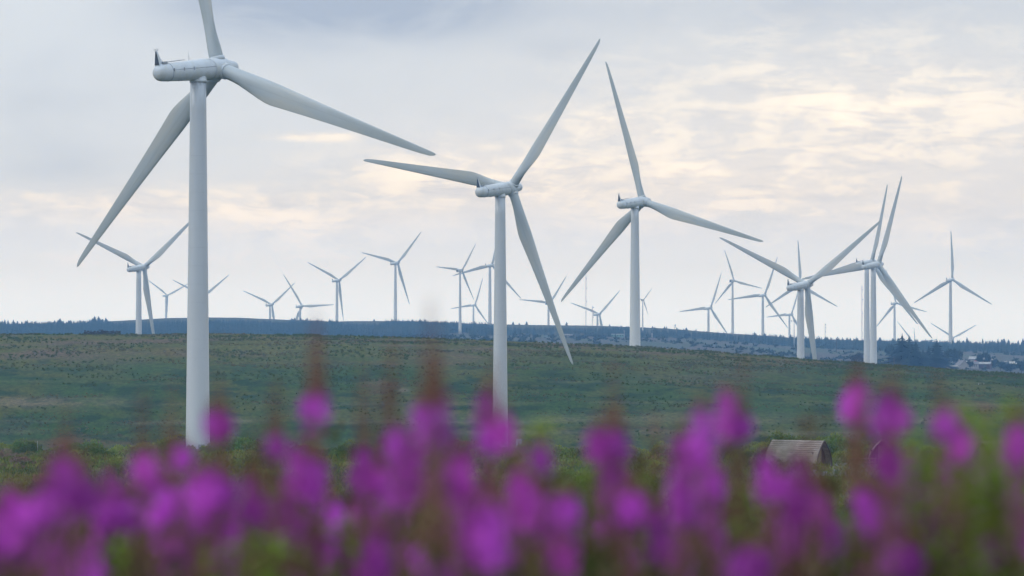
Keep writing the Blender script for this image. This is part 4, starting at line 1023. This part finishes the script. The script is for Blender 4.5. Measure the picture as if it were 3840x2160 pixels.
def spindles(name, seed, n, z0, z1, r0, r1, ln, th_, mt, upk):
    r = random.Random(seed); V = []; F = []
    for i in range(n):
        t = i / n; z = z0 + (z1 - z0) * t; a = i * 2.4 + r.uniform(-.3, .3); rr = r0 + (r1 - r0) * t; l = ln * (1 - .55 * t) * r.uniform(.8, 1.2)
        o = Vector((math.cos(a) * rr * .25, math.sin(a) * rr * .25, z)); d = Vector((math.cos(a), math.sin(a), upk)).normalized(); p1 = o + d * l * .5; p2 = o + d * l
        u = d.orthogonal().normalized() * th_ * (1 - .4 * t); v = d.cross(u)
        b = len(V); V += [tuple(o), tuple(p1 + u), tuple(p1 + v), tuple(p1 - u), tuple(p1 - v), tuple(p2)]
        for k in range(4): F += [(b, b + 1 + k, b + 1 + (k + 1) % 4), (b + 5, b + 1 + (k + 1) % 4, b + 1 + k)]
    return mesh_np(name, V, F, mt)
def leaves(seed, z0, z1, n, ln, wk=1.0):
    r = random.Random(seed); V = []; F = []
    for i in range(n):
        t = i / n; z = z0 + (z1 - z0) * t; a = i * 2.4 + r.uniform(-.4, .4); l = ln * r.uniform(.7, 1.2) * (1 - .45 * t); up_ = r.uniform(.1, .8)
        d = Vector((math.cos(a), math.sin(a), up_)).normalized(); s = Vector((-math.sin(a), math.cos(a), 0)); w_ = .009 * wk * r.uniform(.8, 1.3)
        o = Vector((0, 0, z)); b = len(V)
        V += [tuple(o), tuple(o + d * l * .4 + s * w_), tuple(o + d * l * .4 - s * w_), tuple(o + d * l * .75 + s * w_ * .8 - Vector((0, 0, .01))), tuple(o + d * l * .75 - s * w_ * .8 - Vector((0, 0, .01))), tuple(o + d * l - Vector((0, 0, .03)))]
        F += [(b, b + 1, b + 2, b + 2), (b + 1, b + 3, b + 4, b + 2), (b + 3, b + 5, b + 5, b + 4)]
    bm = bmesh.new(); vs = [bm.verts.new(p) for p in V]
    for f in F:
        try: bm.faces.new([vs[i] for i in dict.fromkeys(f)])
        except ValueError: pass
    me = bpy.data.meshes.new('leaves'); bm.to_mesh(me); bm.free(); me.materials.append(M_FL if wk == 1.0 else M_SHOOT); return me
# variants: local origin at the bottom of the flowering part
FW = []
for i in range(6):
    L = (.085, .11, .13, .10, .15, .075)[i]
    FW.append(dict(L=L, pet=petals(i, int(22 + L * 200), L, .0285), bud=spindles('buds', i + 20, 84, L - .015, L + (.13, .10, .16, .12, .14, .18)[i], .02, .006, .028, .0031, M_BUD, -.1 if i % 2 else .25),
                   sp=spindles('seed_pods', i + 40, 46, -.26, -.005, .012, .01, .066, .0030, M_PODS, 1.1), sb=spindles('buds', i + 80, 34, L - .015, L + .05, .02, .006, .026, .004, M_BUD, .2), lv=leaves(i + 60, -1.1, -.24, 70, .11)))
mb = MB(); mb.tube((0, 0, -1.6), (0, 0, .1), .004, .002, 6); ME_STEM = mb.me('stem', M_STEM)
mb = MB(); mb.tube((0, 0, -1.6), (0, 0, -.22), .005, .003, 6); ME_SHOOT = mb.me('stem', M_STEM)
M_SHOOT = mat('young_leaves', (.20, .33, .012), .6, (.15, .24, .02), 15, transl=.5, random_v=.25)
SHOOT_LV = [leaves(90 + i, -1.2, -.2, 150, .14, 1.5) for i in range(2)]
FG = 'fireweed stems blooming in the foreground'
def fireweed(c_, row, d, label, k=None, s=1.0, kind='full', lean=.05):
    """c_, row: photograph pixel of the bottom of the flowering part"""
    k = rnd.randrange(6) if k is None else k; v = FW[k]
    X_ = (c_ - 1920) / FPX * d; Z_ = (HZ - row) / FPX * d
    e = empty('fireweed', (X_, d, Z_)); e.rotation_euler = (rnd.uniform(-lean, lean), rnd.uniform(-lean, lean), rnd.uniform(0, 6)); e.scale = (s, s, s)
    tag(e, label, 'flower', FG)
    link('stem', ME_STEM if kind != 'leafy' else ME_SHOOT, e); link('leaves', v['lv'] if kind != 'leafy' else SHOOT_LV[k % 2], e)
    if kind == 'full': link('flowers', v['pet'], e); link('buds', v['sb'], e); link('seed_pods', v['sp'], e)
    elif kind == 'bud': link('buds', v['bud'], e); link('seed_pods', v['sp'], e)
    return e
S_ = 3840 / 2576
HEADS = [ # centre x, top y, bottom y, width (pixels of a 2576 wide view), label
(795, 975, 1060, 75, 'tallest purple fireweed head left of the central tower, bare brown tip above'),
(555, 1035, 1110, 75, 'purple fireweed head overlapping the right edge of the largest tower foot'),
(1085, 1003, 1125, 92, 'large purple fireweed head left of the central tower foot'),
(1245, 1050, 1130, 105, 'purple fireweed head covering the foot of the central tower'),
(2155, 955, 1062, 80, 'highest purple fireweed head on the right, left one of a joined pair'),
(2242, 985, 1105, 85, 'right head of the joined pair of high purple fireweeds'),
(2380, 1030, 1105, 62, 'narrow purple fireweed head right of the high joined pair'),
(2418, 1085, 1165, 60, 'small purple fireweed head just below right of the narrow one'),
(1845, 1040, 1110, 85, 'purple fireweed head right of centre left of the long pod'),
(1740, 1090, 1180, 110, 'broad purple fireweed head below and left of its taller neighbour'),
(1525, 1070, 1165, 90, 'purple fireweed head between the central tower and the long pod'),
(365, 1140, 1225, 65, 'compact purple fireweed head in the scrub left of the largest tower'),
(460, 1125, 1185, 58, 'purple fireweed head right below the foot of the largest tower'),
(697, 1098, 1160, 50, 'small purple fireweed head right of the largest tower foot'),
(770, 1150, 1270, 112, 'broad purple fireweed head below the tallest left one'),
(1000, 1075, 1150, 65, 'slim purple fireweed head left of the large one by the central tower'),
(930, 1120, 1240, 100, 'broad purple fireweed head left of centre'),
(1010, 1170, 1285, 88, 'purple fireweed head touching the broad one left of centre'),
(1150, 1130, 1250, 100, 'purple fireweed head below left of the central tower'),
(1362, 1130, 1190, 66, 'round purple fireweed head right of the central tower foot'),
(180, 1195, 1290, 120, 'broad purple fireweed head at left among the brown stems'),
(540, 1170, 1290, 110, 'broad purple fireweed head below the foot of the largest tower'),
(1338, 1185, 1330, 108, 'long purple fireweed head right below the central tower'),
(1562, 1160, 1300, 108, 'long purple fireweed head right of centre'),
(2032, 1150, 1315, 125, 'largest purple fireweed head, in front of the long pod'),
(1950, 1190, 1262, 95, 'purple fireweed head attached left of the largest one'),
(12, 1235, 1380, 85, 'purple fireweed head cut by the left frame edge'),
(292, 1240, 1345, 125, 'wide purple fireweed head in the left foreground'),
(468, 1200, 1310, 95, 'purple fireweed head between two broad ones on the left'),
(640, 1238, 1320, 80, 'dull purple fireweed head right of the broad left ones'),
(738, 1288, 1362, 70, 'small round purple fireweed head low left of centre'),
(802, 1350, 1405, 58, 'small purple fireweed head at the bottom left of centre'),
(1218, 1265, 1430, 110, 'tall purple fireweed head in the lower centre'),
(1402, 1240, 1365, 95, 'purple fireweed head right of the lower centre'),
(1682, 1290, 1420, 130, 'very wide purple fireweed head low right of centre'),
(1722, 1235, 1320, 80, 'purple fireweed head above the very wide low one'),
(1885, 1378, 1470, 110, 'purple fireweed head at the bottom edge right of centre'),
(2202, 1250, 1345, 118, 'wide purple fireweed head low on the right'),
(2352, 1235, 1322, 80, 'purple fireweed head low right below the narrow pair'),
(2472, 1178, 1240, 50, 'small purple fireweed head near the right edge'),
(2440, 1262, 1335, 68, 'purple fireweed head low near the right edge'),
(2562, 1060, 1160, 55, 'purple fireweed head cut by the right frame edge'),
(2545, 1240, 1320, 50, 'dull purple fireweed head low at the right edge'),
(2265, 1360, 1460, 100, 'purple fireweed head at the bottom right'),
(2450, 1400, 1470, 70, 'purple fireweed head at the bottom right corner'),
(2232, 1120, 1205, 62, 'faint purple fireweed head in front of the fenced pod'),
(440, 1390, 1470, 110, 'purple fireweed head at the bottom edge on the left'),
(180, 1400, 1480, 150, 'widest purple fireweed head at the bottom left'),
(1600, 1240, 1320, 80, 'purple fireweed head merged with the long one right of centre'),
(100, 1250, 1330, 90, 'purple fireweed head in the left foreground near the frame edge'),
(1790, 1170, 1260, 80, 'dull purple fireweed head left of the largest one'),
(1100, 1395, 1470, 90, 'purple fireweed head at the bottom edge left of the middle'),
(60, 1330, 1420, 90, 'purple fireweed head in the lower left corner'),
]
for i, (hx, y0, y1, wd, lb) in enumerate(HEADS):
    d = rnd.uniform(7.6, 9.6); ln = (y1 - y0) * S_ / FPX * d
    k = min(range(6), key=lambda q: abs(FW[q]['L'] - ln)); s = min(1.2, max(.72, ln / FW[k]['L'] * .92))
    off = (wd * .22 if wd > 80 else 0) * rnd.choice((-1, 1))
    fireweed((hx + off) * S_, (y1 - 2) * S_, d, lb, k, s)
    # blooms grow in clumps: neighbours fill the width of a broad head
    if wd > 66:
        fireweed((hx - (off or wd * .2)) * S_, (y1 + rnd.uniform(-22, 8)) * S_, d + rnd.uniform(-.5, .6), 'blurred fireweed bloom crowding beside a nearer purple head', None, s * rnd.uniform(.85, 1))
    if wd > 98:
        fireweed((hx + rnd.uniform(-.1, .1) * wd) * S_, (y1 + rnd.uniform(-28, 22)) * S_, d + rnd.uniform(.2, .9), 'blurred fireweed bloom crowding beside a nearer purple head', None, s * rnd.uniform(.8, 1))
for hx, row, d in ((2490, 1262, 9.0), (2535, 1330, 8.4), (2440, 1370, 8.8), (2500, 1430, 8.2), (2565, 1410, 8.6), (2380, 1430, 9.0), (2330, 1360, 9.2), (2545, 1195, 9.3)):
    fireweed(hx * S_, row * S_, d, 'soft purple fireweed head at the lower right of the flower band', None, .95)
SPIRES = [(795, 805, 70, 'brown fireweed bud spire rising over the tallest left head'), (1090, 800, 85, 'broad reddish bud spire crossing the hill left of the central tower'), (985, 880, 60, 'thin reddish bud spire left of the broad one'), (915, 940, 60, 'reddish bud spire left of centre over the hill'),
          (695, 950, 60, 'reddish bud spire between the largest tower and tallest head'), (355, 1000, 60, 'faint brown bud spire left of the largest tower'), (425, 1000, 60, 'faint brown bud spire touching the left of the largest tower'), (560, 960, 60, 'brown bud spire right of the largest tower'),
          (170, 1060, 60, 'faint brown bud spire far left'), (1865, 930, 60, 'brown bud spire right of centre over the hill'), (2160, 920, 70, 'brown bud spire above the high joined pair'), (2250, 920, 60, 'second brown bud spire above the joined pair'), (2362, 955, 60, 'greenish brown bud spire above the narrow right head'),
          (2045, 1040, 85, 'broad brown bud spire above the largest purple head'), (1545, 940, 60, 'brown bud spire between central tower and pod'), (1240, 900, 60, 'faint red bud spire in front of the central tower'), (1770, 1000, 60, 'faint brown bud spire left of the tall right ones'), (980, 960, 50, 'dark red spire low left of centre'),
          (1100, 880, 60, 'second red spire close to the broad one'), (640, 1060, 60, 'brown bud spire over the scrub right of the largest tower'), (1650, 1060, 60, 'brown spire in the right middle of the flowers'), (2480, 1050, 60, 'brown spire near the right edge')]
for hx, y0, wd, lb in SPIRES:
    d = min(9.5, 640 / wd); k = rnd.choice((2, 5, 4)); v = FW[k]
    top_off = (v['L'] + .14) * FPX / d
    fireweed(hx * S_, y0 * S_ + top_off, d, lb, k, 1.0, 'bud', .03)
    fireweed(hx * S_ + rnd.uniform(-22, 22), y0 * S_ + top_off + rnd.uniform(60, 150), d + rnd.uniform(.1, .3), 'blurred brown bud spire crowding behind a taller one', None, 1.0, 'bud', .03)
# the crowd behind and below
for i in range(64):
    fireweed(-60 + 3960 * (i + rnd.uniform(-.4, 1.4)) / 64, rnd.uniform(1950 if i < 28 else 1860, 2260), rnd.uniform(8.8, 12.5), 'small soft purple fireweed filling in between the larger heads', None, rnd.uniform(.8, 1.1), 'full', .06)
for i in range(42):
    d = rnd.uniform(7.5, 14.5); c_ = rnd.uniform(-150, 3990)
    row = rnd.uniform(2030, 2450)
    kd = 'full' if rnd.random() < .4 else ('bud' if rnd.random() < .7 else 'leafy')
    lb = {'full': 'blurred purple fireweed in the crowd of lower stems', 'bud': 'blurred brown fireweed stem without open flowers in the lower crowd', 'leafy': 'blurred green leafy fireweed shoot in the lower crowd'}[kd]
    fireweed(c_, row, d, lb, None, rnd.uniform(.9, 1.25), kd, .08)
# leafy shoots that show as green
for hx, y0, d in ((2412, 1030, 8.5), (2432, 1065, 8.7), (2500, 1150, 8.2), (2488, 1300, 8.4), (2545, 1040, 8.8), (2560, 1190, 8.8), (2508, 1185, 8.0), (2490, 1210, 8.3), (2515, 1260, 8.5), (2405, 1045, 8.9), (2422, 1078, 9.1), (2535, 1060, 8.6), (2300, 1130, 8.7), (2312, 1160, 9.0), (1462, 1215, 9), (1455, 1290, 9), (1335, 1075, 9.5), (1650, 1215, 9.5), (575, 1400, 8), (690, 1385, 8.2), (1880, 1260, 9.4), (650, 1250, 9.4), (1130, 1300, 9), (880, 1330, 9), (2130, 1330, 9), (300, 1370, 9)):
    fireweed(hx * S_, (y0 - 5) * S_ - .22 * FPX / d, d, 'blurred bright green leafy shoot among the purple heads', None, 1.0, 'leafy', .06)
# base tangle of leaves under the flowers
v_, f_ = scatter_leaves(42000, (5.5, 18), (-500, 4340), lambda y: 1.15 - y * .004, lambda y: .035 + 0 * y, 15)
M_TANG = mat('tangle_leaves', (.045, .055, .013), .7, (.10, .05, .03), 2.2, .42, .58, coords='Geo', transl=.3, rgb3=(.035, .05, .015), s3=1.2, spec=.1)
tag(link('leaf_tangle', mesh_np('leaf_tangle', v_, f_, M_TANG)), 'dense brown and green stems and leaves beneath the flowers', 'undergrowth', kind='stuff')

# ------------------------------------------------------------------ haze
bpy.ops.mesh.primitive_cube_add(size=1)
hz_ = bpy.context.object; hz_.name = 'haze'; hz_.location = (0, 3900, 20); hz_.scale = (30000, 8400, 300)
hz_.location.z = 170 - 150; hm = bpy.data.materials.new('haze_air'); hm.use_nodes = True; hn = hm.node_tree; hn.nodes.clear()
ho = hn.nodes.new('ShaderNodeOutputMaterial'); pv = hn.nodes.new('ShaderNodeVolumePrincipled')
pv.inputs['Color'].default_value = (.26, .54, 1.0, 1); pv.inputs['Absorption Color'].default_value = (1, 1, 1, 1)
pv.inputs['Density'].default_value = .000155; pv.inputs['Anisotropy'].default_value = 0.6
hn.links.new(pv.outputs[0], ho.inputs['Volume']); hz_.data.materials.append(hm)
tag(hz_, 'thin bluish haze over the whole landscape', 'haze', kind='stuff')
